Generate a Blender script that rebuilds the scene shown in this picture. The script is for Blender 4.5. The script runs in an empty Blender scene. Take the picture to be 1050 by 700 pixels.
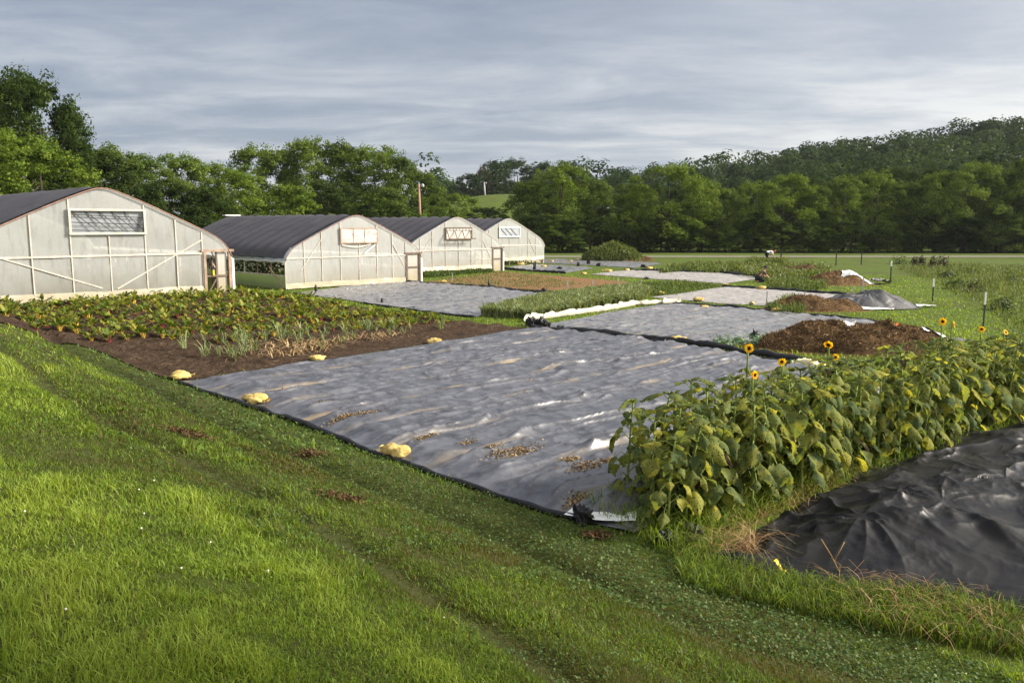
import bpy, math, random
import numpy as np
random.seed(7)
C = bpy.context.scene.collection
SC = bpy.context.scene
R2 = math.sqrt(.5)
# ------------------------------------------------------------------ noise
def _hash(ix, iy, seed):
    n = (ix.astype(np.int64)*374761393 + iy.astype(np.int64)*668265263 + seed*974711) & 0x7fffffff
    n = ((n ^ (n >> 13))*1274126177) & 0x7fffffff
    n = (n ^ (n >> 16))
    return (n & 0xffff)/65535.0
def vn(x, y, seed=0):
    x = np.asarray(x, float); y = np.asarray(y, float)
    ix = np.floor(x); iy = np.floor(y); fx = x-ix; fy = y-iy
    fx = fx*fx*(3-2*fx); fy = fy*fy*(3-2*fy)
    a = _hash(ix, iy, seed); b = _hash(ix+1, iy, seed); c = _hash(ix, iy+1, seed); d = _hash(ix+1, iy+1, seed)
    return (a*(1-fx)+b*fx)*(1-fy)+(c*(1-fx)+d*fx)*fy
def fbm(x, y, seed=0, o=4):
    s = 0; a = .5; t = 0
    for k in range(o):
        s = s+a*vn(x*2**k+k*17.3, y*2**k-k*9.1, seed+k); t += a; a *= .5
    return s/t
def ridge(x, y, seed=0, o=3):
    s = 0; a = .5; t = 0
    for k in range(o):
        s = s+a*(1-np.abs(2*vn(x*2**k+k*7.7, y*2**k+k*3.1, seed+k)-1)); t += a; a *= .5
    return s/t
def sm(t):
    t = np.clip(t, 0, 1); return t*t*(3-2*t)
# ------------------------------------------------------------------ terrain and camera
CAMZ = 3.4; F = 840.0; PITCH = math.atan(119/840)
HPX = np.array([-2500, -200, 200, 450, 600, 700, 800, 880, 950, 1000, 1060, 1300, 3000.])
HZ = np.array([2, 2, 2, 2, 6.5, 13, 17, 20.5, 22.5, 23, 23, 23, 15.])
def lineu(v): return 6.97+.063*(np.clip(v, -12, 20)-6)
def rutf(w, v):     # how deep in a wheel rut a point is
    wob = 1.1*(fbm(v*.22+3, v*0, 5, 2)-.5)
    return np.clip(np.exp(-((w-1.45+wob)/.17)**2)*sm((v-2)/3)+.8*np.exp(-((w-3.5+wob)/.16)**2)+.4*np.exp(-((w-2.6-wob)/.16)**2), 0, 1)
def H(x, y):
    x = np.asarray(x, float); y = np.asarray(y, float)
    u = (x+y)*R2; v = (y-x)*R2
    w = lineu(v)-u; wp = np.maximum(w, 0)
    b = .30*wp*(1-np.exp(-wp/1.6)); b = 3.2*np.tanh(b/3.2)
    near = sm((60-np.hypot(x, y))/20)
    wob = 1.1*(fbm(v*.22+3, u*0, 5, 2)-.5)
    bump = (.11*(fbm(x*1.0, y*1.0, 11, 4)-.5) - .15*np.exp(-((w-1.45+wob)/.24)**2)*sm((v-2)/3) - .13*np.exp(-((w-3.5+wob)/.24)**2)
            - .03*np.exp(-((w-2.6-wob)/.2)**2))*sm(w/.6)*near
    rise = .72*sm((v-18)/11)*sm((22-u)/7)*sm((90-v)/20)
    r = np.hypot(x, y)
    px = 525+840*x/np.maximum(y, 1e-3)
    hill = np.where(y > 30, np.interp(px, HPX, HZ)*sm((r-122)/205), 0)
    hill = hill*(1+.25*(fbm(x*.012, y*.012, 31, 2)-.5))
    mead = 9.5*np.exp(-((x+3)/30)**2-((y-192)/42)**2)
    return b+bump+rise+hill+mead
def raydir(px, py):
    a = (np.asarray(px, float)-525)/F; c = (350-np.asarray(py, float))/F
    cp, sp = math.cos(PITCH), math.sin(PITCH)
    return np.stack([a, c*sp+cp, c*cp-sp], -1)
TT = np.geomspace(1.2, 1500, 3600)
def at(px, py):
    d = raydir(px, py)
    X = d[0]*TT; Y = d[1]*TT; Z = CAMZ+d[2]*TT
    k = Z < H(X, Y)
    i = int(np.argmax(k)) if k.any() else len(TT)-1
    if i > 0 and k.any():
        g0 = Z[i-1]-float(H(X[i-1], Y[i-1])); g1 = Z[i]-float(H(X[i], Y[i]))
        t = TT[i-1]+(TT[i]-TT[i-1])*g0/(g0-g1)
    else: t = TT[i]
    x, y = d[0]*t, d[1]*t
    return np.array([x, y, float(H(x, y))])
def topz(px, py, y): d = raydir(px, py); return CAMZ+d[2]/d[1]*y
def atd(px, y):     # a ground point in the column of a pixel at a known depth (metres straight ahead)
    x = (px-525)/F*y*(1.0)
    return np.array([x, y, float(H(x, y))])
# ------------------------------------------------------------------ materials
def newmat(name):
    m = bpy.data.materials.new(name); m.use_nodes = True; nt = m.node_tree; nt.nodes.clear()
    out = nt.nodes.new('ShaderNodeOutputMaterial')
    def N(t, **k):
        n = nt.nodes.new('ShaderNode'+t)
        for a, v in k.items():
            if a.startswith('_'): setattr(n, a[1:], v)
            else:
                s = n.inputs[int(a[1:])] if a[0] == 'i' and a[1:].isdigit() else n.inputs[a.replace('__', ' ')]
                if isinstance(v, bpy.types.NodeSocket): nt.links.new(v, s)
                else: s.default_value = (*v, 1) if isinstance(v, tuple) and len(v) == 3 and s.type == 'RGBA' else v
        return n
    return m, nt, N, out
def ramp(N, fac, stops, interp='LINEAR'):
    r = N('ValToRGB', Fac=fac); e = r.color_ramp.elements; r.color_ramp.interpolation = interp
    while len(e) < len(stops): e.new(.5)
    for q, (p, c) in zip(e, stops):
        q.position = p; q.color = (*c, 1) if len(c) == 3 else c
    return r.outputs[0]
def mix(N, f, a, b, mode='MIX'):
    n = N('Mix', _data_type='RGBA', _blend_type=mode)
    nt = n.id_data
    for s, v in ((n.inputs[0], f), (n.inputs[6], a), (n.inputs[7], b)):
        if isinstance(v, bpy.types.NodeSocket): nt.links.new(v, s)
        else: s.default_value = (*v, 1) if isinstance(v, tuple) and len(v) == 3 else v
    return n.outputs[2]
def math_(N, op, a, b=0.0, c=None):
    n = N('Math', _operation=op, i0=a, i1=b)
    if c is not None: n.inputs[2].default_value = c
    return n.outputs[0]
def coords(N, kind='Object', scale=(1, 1, 1), rot=0):
    t = N('TexCoord'); mp = N('Mapping'); mp.inputs['Scale'].default_value = scale; mp.inputs['Rotation'].default_value = (0, 0, rot)
    t.id_data.links.new(t.outputs[kind], mp.inputs[0]); return mp.outputs[0]
def geo(N, scale=(1, 1, 1), rot=0):     # world position
    g = N('NewGeometry'); m0 = N('Mapping', Vector=g.outputs['Position']); m0.inputs['Rotation'].default_value = (0, 0, rot)
    mp = N('Mapping', Vector=m0.outputs[0]); mp.inputs['Scale'].default_value = scale; return mp.outputs[0]
def noise(N, vec, scale, detail=4, rough=.55, dist=0):
    return N('TexNoise', Vector=vec, Scale=scale, Detail=detail, Roughness=rough, Distortion=dist).outputs[0]
def simple(name, col, rough=.8, var=.25, scale=6, spec=.3, bump=0, metal=0):
    m, nt, N, out = newmat(name); v = coords(N)
    n = noise(N, v, scale, 5)
    a = tuple(c*(1-var) for c in col); b = tuple(min(1, c*(1+var)) for c in col)
    colr = ramp(N, n, [(.3, a), (.7, b)])
    p = N('BsdfPrincipled', Base__Color=colr, Roughness=rough, Metallic=metal); p.inputs['Specular IOR Level'].default_value = spec
    if bump:
        bn = N('Bump', Strength=bump, Distance=.02, Height=noise(N, v, scale*4, 4)); nt.links.new(bn.outputs[0], p.inputs['Normal'])
    nt.links.new(p.outputs[0], out.inputs[0]); return m
def leafmat(name, stops, trans=.35, rough=.55, spots=None, spec=.25):
    # colour follows a per-leaf tint value; leaves let some light through
    m, nt, N, out = newmat(name)
    a = N('Attribute', _attribute_name='tint')
    col = ramp(N, a.outputs['Fac'], stops)
    if spots:
        v = coords(N); n = noise(N, v, spots[1], 3, .6)
        n2 = noise(N, v, spots[1]*.22, 2, .5)
        f = ramp(N, n, [(spots[2]-.03, (0, 0, 0)), (spots[2]+.03, (1, 1, 1))])
        col = mix(N, ramp(N, n2, [(.5, (0, 0, 0)), (.66, (1, 1, 1))]), col, spots[3])
        col = mix(N, f, col, spots[0])
    d = N('BsdfPrincipled', Base__Color=col, Roughness=rough); d.inputs['Specular IOR Level'].default_value = spec
    t = N('BsdfTranslucent', Color=mix(N, 1.0, col, (1.25, 1.2, .5), 'MULTIPLY'))
    s = N('MixShader', i0=trans, i1=d.outputs[0], i2=t.outputs[0])
    nt.links.new(s.outputs[0], out.inputs[0]); return m
MT = {}
def ground_mat():
    m, nt, N, out = newmat('grassy ground')
    v = geo(N)
    n1 = noise(N, v, .35, 5); n2 = noise(N, v, 3.5, 6, .65); n3 = noise(N, v, 22, 4, .7)
    c = ramp(N, n2, [(.3, (.052, .078, .012)), (.55, (.090, .130, .020)), (.75, (.128, .160, .032))])
    c2 = ramp(N, n2, [(.3, (.045, .048, .018)), (.7, (.105, .112, .032))])
    c = mix(N, ramp(N, n1, [(.48, (0, 0, 0)), (.68, (1, 1, 1))]), c, c2)
    lw = N('Attribute', _attribute_name='tint').outputs['Fac']
    c = mix(N, lw, c, ramp(N, n2, [(.3, (.030, .034, .010)), (.7, (.060, .066, .020))]))
    c = mix(N, .55, c, ramp(N, n3, [(.3, (.40, .42, .40)), (.7, (1, 1, .95))]), 'MULTIPLY')
    p = N('BsdfPrincipled', Base__Color=c, Roughness=.95); p.inputs['Specular IOR Level'].default_value = .1
    b = N('Bump', Strength=.6, Distance=.05, Height=n3); nt.links.new(b.outputs[0], p.inputs['Normal'])
    nt.links.new(p.outputs[0], out.inputs[0]); return m
MT['ground'] = ground_mat()
def soil_mat(name, dark, light, straw):
    m, nt, N, out = newmat(name); v = geo(N)
    n = noise(N, v, 2.2, 8, .7); n2 = noise(N, v, 14, 5, .7); n3 = noise(N, geo(N, (1, 3, 1), -math.pi/4), 2.5, 6, .75)
    c = ramp(N, n2, [(.3, dark), (.72, light)])
    c = mix(N, ramp(N, n3, [(.56, (0, 0, 0)), (.72, (.8, .8, .8))]), c, straw)
    c = mix(N, ramp(N, n, [(.35, (.7, .7, .7)), (.5, (0, 0, 0))]), c, tuple(x*.7 for x in dark))
    p = N('BsdfPrincipled', Base__Color=c, Roughness=.95); p.inputs['Specular IOR Level'].default_value = .1
    b = N('Bump', Strength=1, Distance=.08, Height=n2); nt.links.new(b.outputs[0], p.inputs['Normal'])
    nt.links.new(p.outputs[0], out.inputs[0]); return m
MT['soil'] = soil_mat('turned garden soil', (.022, .014, .009), (.080, .051, .032), (.20, .145, .09))
MT['claysoil'] = soil_mat('dry clay soil', (.13, .072, .034), (.27, .155, .075), (.16, .17, .05))
def tarp_mat(name, base, dust, ochre=.8, rough=.38, spec=.5, bump=.55):
    m, nt, N, out = newmat(name)
    v = geo(N); va = geo(N, (.35, 1.5, 1), -math.pi/4)
    nd = noise(N, v, 3.6, 8, .66, .3); nf = noise(N, va, 1.9, 6, .62, .3); ns = noise(N, v, 9, 5, .7)
    c = ramp(N, nd, [(.36, base), (.60, dust)])
    c = mix(N, ramp(N, ns, [(.60, (0, 0, 0)), (.74, (.55, .55, .55))]), c, tuple(min(1, d*2.1) for d in dust))
    fu = N('Attribute', _attribute_name='tint').outputs['Fac']
    f = math_(N, 'MULTIPLY', math_(N, 'ADD', math_(N, 'MULTIPLY', ramp(N, nf, [(.40, (0, 0, 0)), (.62, (1, 1, 1))]), fu), ramp(N, math_(N, 'MULTIPLY', ns, nf), [(.375, (0, 0, 0)), (.42, (.8, .8, .8))])), ramp(N, noise(N, v, .8, 3), [(.36, (0, 0, 0)), (.56, (1, 1, 1))]))
    c = mix(N, math_(N, 'MULTIPLY', f, ochre), c, (.21, .155, .085))
    p = N('BsdfPrincipled', Base__Color=c, Roughness=math_(N, 'ADD', ramp(N, nd, [(.3, (rough-.08,)*3), (.7, (rough+.12,)*3)]), math_(N, 'MULTIPLY', f, .4)))
    p.inputs['Specular IOR Level'].default_value = spec
    vb = geo(N, (.40, 1.6, 1), -math.pi/4+.10)
    rd = N('TexNoise', _noise_type='RIDGED_MULTIFRACTAL', Vector=vb, Scale=2.6, Detail=6, Roughness=.55, Lacunarity=2.1, Distortion=.5).outputs[0]
    rd2 = N('TexNoise', _noise_type='RIDGED_MULTIFRACTAL', Vector=geo(N, (.8, 1.2, 1), -math.pi/4+.5), Scale=3.4, Detail=4, Roughness=.5, Distortion=.3).outputs[0]
    b1 = N('Bump', Strength=bump, Distance=.035, Height=rd)
    b2 = N('Bump', Strength=bump*.5, Distance=.02, Height=rd2); nt.links.new(b1.outputs[0], b2.inputs['Normal'])
    nt.links.new(b2.outputs[0], p.inputs['Normal']); nt.links.new(p.outputs[0], out.inputs[0]); return m
MT['tarp'] = tarp_mat('weathered black plastic', (.034, .035, .042), (.094, .097, .112), .85, .36, .75, .24)
MT['tarp_pale'] = tarp_mat('dusty bleached plastic', (.17, .16, .15), (.33, .31, .29), .35, .5)
MT['tarp_grey'] = tarp_mat('dusty grey plastic', (.06, .06, .066), (.19, .185, .185), .6, .30, .7)
MT['black'] = tarp_mat('black silage film', (.006, .006, .008), (.015, .0145, .0145), .0, .45, .18, .3)
MT['blackedge'] = simple('black film edge', (.014, .014, .016), .5, .3, 9, .3, .5)
MT['mound'] = tarp_mat('folded black film', (.030, .030, .034), (.085, .084, .088), .05, .48, .3)
MT['white'] = simple('white film underside', (.72, .74, .73), .5, .12, 5, .4, .4)
MT['fabric'] = simple('pale row cover cloth', (.48, .45, .37), .9, .2, 4, .1, .6)
MT['bag'] = simple('yellow woven sack', (.50, .37, .13), .85, .5, 4, .12, .9)
MT['palebag'] = simple('pale yellow sack', (.78, .70, .42), .75, .2, 7, .2, .6)
MT['wood'] = simple('weathered lumber', (.30, .22, .16), .8, .3, 5, .2, .3)
MT['palewood'] = simple('pale lumber', (.52, .46, .39), .8, .2, 5, .2)
MT['darkwood'] = simple('grey brown frame', (.14, .105, .08), .8, .3, 5, .2)
MT['steel'] = simple('galvanised tube', (.35, .35, .35), .45, .15, 5, .5)
MT['post'] = simple('dark steel post', (.03, .035, .03), .6, .3, 8, .4)
MT['whitepaint'] = simple('white paint', (.78, .78, .76), .6, .08, 8, .3)
MT['trim'] = simple('red brown lath', (.30, .17, .13), .8, .3, 5, .2)
MT['gravel'] = simple('pale gravel', (.19, .17, .145), .95, .15, 1.5, .1)
MT['pole'] = simple('pole timber', (.30, .19, .12), .85, .25, 3, .2)
MT['bark'] = simple('bark', (.045, .036, .028), .95, .35, 3, .1, .8)
def film_mat(name, col, dens, dirt):
    m, nt, N, out = newmat(name); v = coords(N)
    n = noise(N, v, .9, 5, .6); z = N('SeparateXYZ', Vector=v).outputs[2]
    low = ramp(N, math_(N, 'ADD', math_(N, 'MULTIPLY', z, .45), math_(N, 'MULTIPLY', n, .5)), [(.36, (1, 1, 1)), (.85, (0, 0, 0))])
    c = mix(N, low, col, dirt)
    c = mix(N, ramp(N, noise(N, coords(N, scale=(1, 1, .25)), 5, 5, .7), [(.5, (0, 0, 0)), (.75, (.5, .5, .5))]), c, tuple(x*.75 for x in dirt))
    d = N('BsdfDiffuse', Color=c); t = N('BsdfTranslucent', Color=c); g = N('BsdfGlossy', Roughness=.28, Color=(.9, .9, .9))
    s1 = N('MixShader', i0=.5, i1=d.outputs[0], i2=t.outputs[0])
    fr = N('Fresnel', IOR=1.35); s2 = N('MixShader', i0=fr.outputs[0], i1=s1.outputs[0], i2=g.outputs[0])
    tr = N('BsdfTransparent', Color=(.95, .96, .93))
    s3 = N('MixShader', i0=dens, i1=tr.outputs[0], i2=s2.outputs[0])
    bn = N('Bump', Strength=.5, Distance=.03, Height=noise(N, coords(N, scale=(1, 1, .3)), 3.5, 4, .6, .6))
    for q in (d, g): nt.links.new(bn.outputs[0], q.inputs['Normal'])
    nt.links.new(s3.outputs[0], out.inputs[0]); return m
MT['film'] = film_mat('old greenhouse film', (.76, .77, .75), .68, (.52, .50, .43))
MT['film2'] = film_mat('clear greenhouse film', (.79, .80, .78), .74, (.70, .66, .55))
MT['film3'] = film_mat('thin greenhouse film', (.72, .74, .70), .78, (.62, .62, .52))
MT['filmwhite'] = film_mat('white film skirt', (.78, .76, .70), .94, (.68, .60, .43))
MT['pane'] = simple('grey vent cover', (.30, .32, .34), .35, .2, 3, .5)
MT['clearpane'] = simple('wrinkled clear vent sheet', (.44, .41, .37), .4, .25, 6, .5, .6)
def shade_mat():
    m, nt, N, out = newmat('shade cloth'); v = coords(N)
    n = noise(N, coords(N, scale=(1, .25, 1)), 2.2, 5); w = noise(N, v, .5, 3)
    c = mix(N, .5, ramp(N, n, [(.3, (.035, .034, .041)), (.7, (.062, .060, .070))]), ramp(N, w, [(.3, (.03, .03, .036)), (.7, (.066, .062, .072))]))
    p = N('BsdfPrincipled', Base__Color=c, Roughness=.75); p.inputs['Specular IOR Level'].default_value = .35
    nt.links.new(p.outputs[0], out.inputs[0]); return m
MT['shade'] = shade_mat()
def compost_mat(name, d, l, s):
    m, nt, N, out = newmat(name); v = geo(N)
    n = noise(N, v, 1.4, 8, .75); n2 = noise(N, geo(N, (1, 1, 2.5)), 9, 6, .75)
    c = ramp(N, n2, [(.3, d), (.6, l), (.78, s)]); c = mix(N, ramp(N, n, [(.4, (.75, .75, .75)), (.58, (0, 0, 0))]), c, tuple(x*.8 for x in d))
    p = N('BsdfPrincipled', Base__Color=c, Roughness=.95); p.inputs['Specular IOR Level'].default_value = .08
    b = N('Bump', Strength=1, Distance=.12, Height=n2); nt.links.new(b.outputs[0], p.inputs['Normal'])
    nt.links.new(p.outputs[0], out.inputs[0]); return m
MT['compost'] = compost_mat('brown compost', (.036, .024, .013), (.165, .10, .048), (.24, .15, .075))
MT['compost2'] = compost_mat('orange brown compost', (.07, .042, .02), (.25, .15, .072), (.30, .20, .10))
MT['straw'] = leafmat('dry straw', [(0, (.16, .085, .035)), (.5, (.34, .21, .09)), (1, (.52, .40, .22))], .1, .8)
MT['debris'] = leafmat('rotting stalks', [(0, (.030, .018, .010)), (.55, (.16, .085, .036)), (1, (.42, .28, .13))], .05, .9)
MT['grass'] = leafmat('lawn grass', [(0, (.13, .085, .035)), (.14, (.095, .085, .020)), (.3, (.052, .090, .011)), (.65, (.170, .262, .024)), (1, (.30, .37, .055))], .46, .6)
MT['clover'] = leafmat('clover', [(0, (.030, .058, .012)), (.6, (.062, .110, .022)), (1, (.12, .165, .04))], .3, .6)
MT['drysoil'] = leafmat('dry soil crumbs', [(0, (.10, .065, .03)), (.5, (.23, .155, .075)), (1, (.36, .27, .15))], .0, .95, spec=.02)
MT['blossom'] = simple('clover blossom', (.62, .58, .50), .8, .1)
MT['weed'] = leafmat('weed leaves', [(0, (.045, .026, .018)), (.15, (.05, .055, .02)), (.3, (.045, .078, .014)), (.65, (.092, .135, .026)), (1, (.22, .22, .085))], .35, .6)
MT['sage'] = leafmat('grey green leaves', [(0, (.06, .12, .06)), (1, (.18, .27, .16))], .3, .6)
MT['leek'] = leafmat('leek leaves', [(0, (.30, .26, .08)), (.25, (.12, .165, .065)), (.7, (.18, .235, .10)), (1, (.30, .31, .13))], .3, .5)
MT['chard'] = leafmat('chard leaves', [(0, (.075, .018, .022)), (.2, (.06, .05, .02)), (.35, (.055, .090, .014)), (.75, (.13, .18, .022)), (1, (.28, .26, .04))], .38, .45)
MT['stalkred'] = simple('chard stalks', (.20, .035, .04), .5, .4, 20, .4)
MT['stalkyellow'] = simple('yellow chard stalks', (.55, .36, .05), .5, .3, 20, .4)
MT['sunleaf'] = leafmat('sunflower leaves', [(0, (.045, .022, .016)), (.10, (.055, .06, .02)), (.2, (.066, .104, .044)), (.5, (.140, .185, .070)), (.7, (.20, .235, .072)), (.84, (.30, .31, .07)), (1, (.44, .40, .07))], .5, .75,
                        ((.026, .015, .012), 40, .61, (.23, .24, .055)), .08)
MT['sunstem'] = simple('sunflower stem', (.19, .24, .055), .7, .3, 9, .2)
MT['petal'] = leafmat('sunflower petals', [(0, (.70, .36, .01)), (.5, (.86, .58, .015)), (1, (.92, .70, .03))], .5, .6)
MT['disc'] = simple('sunflower disc', (.028, .014, .009), .95, .5, 60, .1, .8)
TREE_MATS = {}
for nm, k in (('dark', [(0, (.012, .023, .006)), (.5, (.030, .052, .011)), (1, (.066, .096, .020))]),
              ('mid', [(0, (.024, .044, .009)), (.5, (.070, .110, .019)), (1, (.14, .19, .034))]),
              ('light', [(0, (.034, .062, .011)), (.5, (.102, .155, .023)), (1, (.18, .235, .04))]),
              ('bright', [(0, (.040, .075, .010)), (.5, (.105, .16, .02)), (1, (.18, .23, .036))]),
              ('hazeblue', [(0, (.011, .023, .009)), (.5, (.028, .050, .018)), (1, (.056, .088, .031))]),  # dark leaves with the bluish haze of distance put into their colour
              ('dry', [(0, (.045, .04, .028)), (.5, (.085, .075, .05)), (1, (.12, .10, .07))])):
    TREE_MATS[nm] = leafmat(nm+' tree leaves', k, .34, .7, spec=.04)
MT['skin'] = simple('skin', (.42, .24, .16), .6, .1)
MT['brownshirt'] = simple('dark brown shirt', (.075, .045, .038), .9, .2)
MT['whiteshirt'] = simple('white shirt', (.78, .80, .82), .9, .05)
MT['darkcloth'] = simple('dark trousers', (.018, .019, .025), .9, .2)
MT['redcap'] = simple('red brown cap', (.25, .05, .04), .9, .2)
MT['yellowthing'] = simple('yellow plastic', (.75, .55, .03), .6, .1)
MT['orange'] = simple('orange rind', (.62, .16, .04), .8, .3, 12)
# ------------------------------------------------------------------ mesh builder
class MB:
    def __init__(s): s.V = []; s.Q = []; s.T = []; s.qm = []; s.tm = []; s.c = []; s.n = 0
    def add(s, V, Q=None, T=None, m=0, c=.5):
        V = np.asarray(V, float).reshape(-1, 3)
        if Q is not None and len(Q): Q = np.asarray(Q, int); s.Q.append(Q+s.n); s.qm.append(np.full(len(Q), m))
        if T is not None and len(T): T = np.asarray(T, int); s.T.append(T+s.n); s.tm.append(np.full(len(T), m))
        s.V.append(V); s.c.append(np.broadcast_to(np.asarray(c, float), (len(V),))); s.n += len(V); return s
    def grid(s, P, m=0, c=.5):
        a, b = P.shape[:2]; i = np.arange(a*b).reshape(a, b)
        Q = np.stack([i[:-1, :-1], i[1:, :-1], i[1:, 1:], i[:-1, 1:]], -1).reshape(-1, 4)
        return s.add(P.reshape(-1, 3), Q, m=m, c=c)
    def box(s, c, d, rz=0, m=0, t=.5, R=None):
        x, y, z = [q/2 for q in d]
        V = np.array([[-x, -y, -z], [x, -y, -z], [x, y, -z], [-x, y, -z], [-x, -y, z], [x, -y, z], [x, y, z], [-x, y, z]])
        if rz: V = V @ rotz(rz).T
        if R is not None: V = V @ R.T
        return s.add(V+np.asarray(c), [[3, 2, 1, 0], [4, 5, 6, 7], [0, 1, 5, 4], [1, 2, 6, 5], [2, 3, 7, 6], [3, 0, 4, 7]], m=m, c=t)
    def bar(s, p, q, w, d, m=0, t=.5):     # a board from p to q, w across, d deep (depth along y)
        p = np.asarray(p, float); q = np.asarray(q, float); L = np.linalg.norm(q-p); z = (q-p)/L
        y = np.array([0, 1., 0]); y = y-z*(y@z)
        if np.linalg.norm(y) < .1: y = np.array([1., 0, 0])-z*z[0]
        y /= np.linalg.norm(y); x = np.cross(y, z)
        return s.box((p+q)/2, (w, d, L), m=m, t=t, R=np.stack([x, y, z], 1))
    def tube(s, pts, rad, n=6, m=0, t=.5, cap=True):
        pts = np.asarray(pts, float); k = len(pts); rad = np.broadcast_to(np.asarray(rad, float), (k,))
        tan = np.gradient(pts, axis=0); tan /= np.linalg.norm(tan, axis=1)[:, None]+1e-9
        ref = np.array([0, 0, 1.]) if abs(tan[:, 2]).mean() < .8 else np.array([1., 0, 0])
        a = np.cross(tan, ref); a /= np.linalg.norm(a, axis=1)[:, None]+1e-9; b = np.cross(tan, a)
        th = np.arange(n)*2*math.pi/n
        P = pts[:, None]+rad[:, None, None]*(np.cos(th)[None, :, None]*a[:, None]+np.sin(th)[None, :, None]*b[:, None])
        i = np.arange(k*n).reshape(k, n); j = np.roll(i, -1, 1)
        Q = np.stack([i[:-1], j[:-1], j[1:], i[1:]], -1).reshape(-1, 4)
        V = P.reshape(-1, 3); T = []
        if cap:
            V = np.vstack([V, pts[0], pts[-1]]); e0, e1 = k*n, k*n+1
            for q in range(n): T.append([e0, i[0, (q+1) % n], i[0, q]]); T.append([e1, i[-1, q], i[-1, (q+1) % n]])
        tt = t
        if np.ndim(t): tt = np.concatenate([np.repeat(t, n), [t[0], t[-1]] if cap else []])
        return s.add(V, Q, T, m, tt)
    def build(s, name, mats, parent=None, loc=None, smooth=True, base=False):
        V = np.concatenate(s.V); col = np.concatenate(s.c)
        if loc is None and base: loc = [V[:, 0].mean(), V[:, 1].mean(), V[:, 2].min()]
        if loc is not None: V = V-np.asarray(loc, float)
        nQ = sum(map(len, s.Q)); nT = sum(map(len, s.T))
        me = bpy.data.meshes.new(name); me.vertices.add(len(V)); me.vertices.foreach_set('co', V.astype(np.float32).ravel())
        idx = []; 
        if nQ: idx.append(np.concatenate(s.Q).ravel())
        if nT: idx.append(np.concatenate(s.T).ravel())
        idx = np.concatenate(idx).astype(np.int32)
        me.loops.add(len(idx)); me.loops.foreach_set('vertex_index', idx)
        me.polygons.add(nQ+nT)
        st = np.concatenate([np.arange(nQ)*4, nQ*4+np.arange(nT)*3]).astype(np.int32)
        me.polygons.foreach_set('loop_start', st)
        mi = np.concatenate([*(s.qm or [np.zeros(0)]), *(s.tm or [np.zeros(0)])]).astype(np.int32)
        me.polygons.foreach_set('material_index', mi)
        me.polygons.foreach_set('use_smooth', np.full(nQ+nT, smooth))
        a = me.attributes.new('tint', 'FLOAT', 'POINT'); a.data.foreach_set('value', col.astype(np.float32))
        for q in (mats if isinstance(mats, (list, tuple)) else [mats]): me.materials.append(MT[q] if isinstance(q, str) else q)
        me.update(calc_edges=True); me.validate()
        o = bpy.data.objects.new(name, me); C.objects.link(o)
        if loc is not None: o.location = loc
        if parent is not None: o.parent = parent
        return o
def rotz(a): c, s = math.cos(a), math.sin(a); return np.array([[c, -s, 0], [s, c, 0], [0, 0, 1.]])
def tag(o, label=None, cat=None, group=None, kind=None):
    if label: o['label'] = label
    if cat: o['category'] = cat
    if group: o['group'] = group
    if kind: o['kind'] = kind
    return o
def empty(name, loc, rz=0):
    o = bpy.data.objects.new(name, None); C.objects.link(o); o.location = [float(q) for q in loc]; o.rotation_euler = (0, 0, rz); o.empty_display_size = .2; return o
KIDS = {}
def children(o): return [q for q in C.objects if q.parent == o]
def dup(o, loc=None, rz=None, scale=None):
    r = o.copy(); C.objects.link(r)
    if o.name not in KIDS: KIDS[o.name] = [(c, children(c)) for c in children(o)]
    for c, gs in KIDS[o.name]:
        k = c.copy(); C.objects.link(k); k.parent = r
        for g in gs: e = g.copy(); C.objects.link(e); e.parent = k
    if loc is not None: r.location = [float(q) for q in loc]
    if rz is not None: r.rotation_euler = (0, 0, rz)
    if scale is not None: r.scale = scale if isinstance(scale, tuple) else (scale,)*3
    return r
ORD = 'first second third fourth fifth sixth seventh eighth ninth tenth eleventh twelfth thirteenth fourteenth fifteenth sixteenth seventeenth eighteenth nineteenth twentieth'.split()
ORD += ['twenty-'+q for q in ORD[:9]]+['thirtieth']+['thirty-'+q for q in ORD[:9]]+['fortieth']+['forty-'+q for q in ORD[:9]]+['fiftieth']
def pip(x, y, poly):
    poly = np.asarray(poly)[:, :2]; ins = np.zeros(len(x), bool); j = len(poly)-1
    for i in range(len(poly)):
        xi, yi = poly[i]; xj, yj = poly[j]
        k = ((yi > y) != (yj > y)) & (x < (xj-xi)*(y-yi)/((yj-yi) if yj != yi else 1e-9)+xi)
        ins ^= k; j = i
    return ins
def poly_px(pts): return np.array([at(*p) for p in pts])
def in_poly(n, poly, seed):
    rg = np.random.default_rng(seed); p = np.asarray(poly)[:, :2]; lo, hi = p.min(0), p.max(0); out = []
    got = 0
    while got < n:
        q = lo+(hi-lo)*rg.random((max(n*2, 64), 2)); q = q[pip(q[:, 0], q[:, 1], p)]; out.append(q); got += len(q)
    return np.concatenate(out)[:n]
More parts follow.
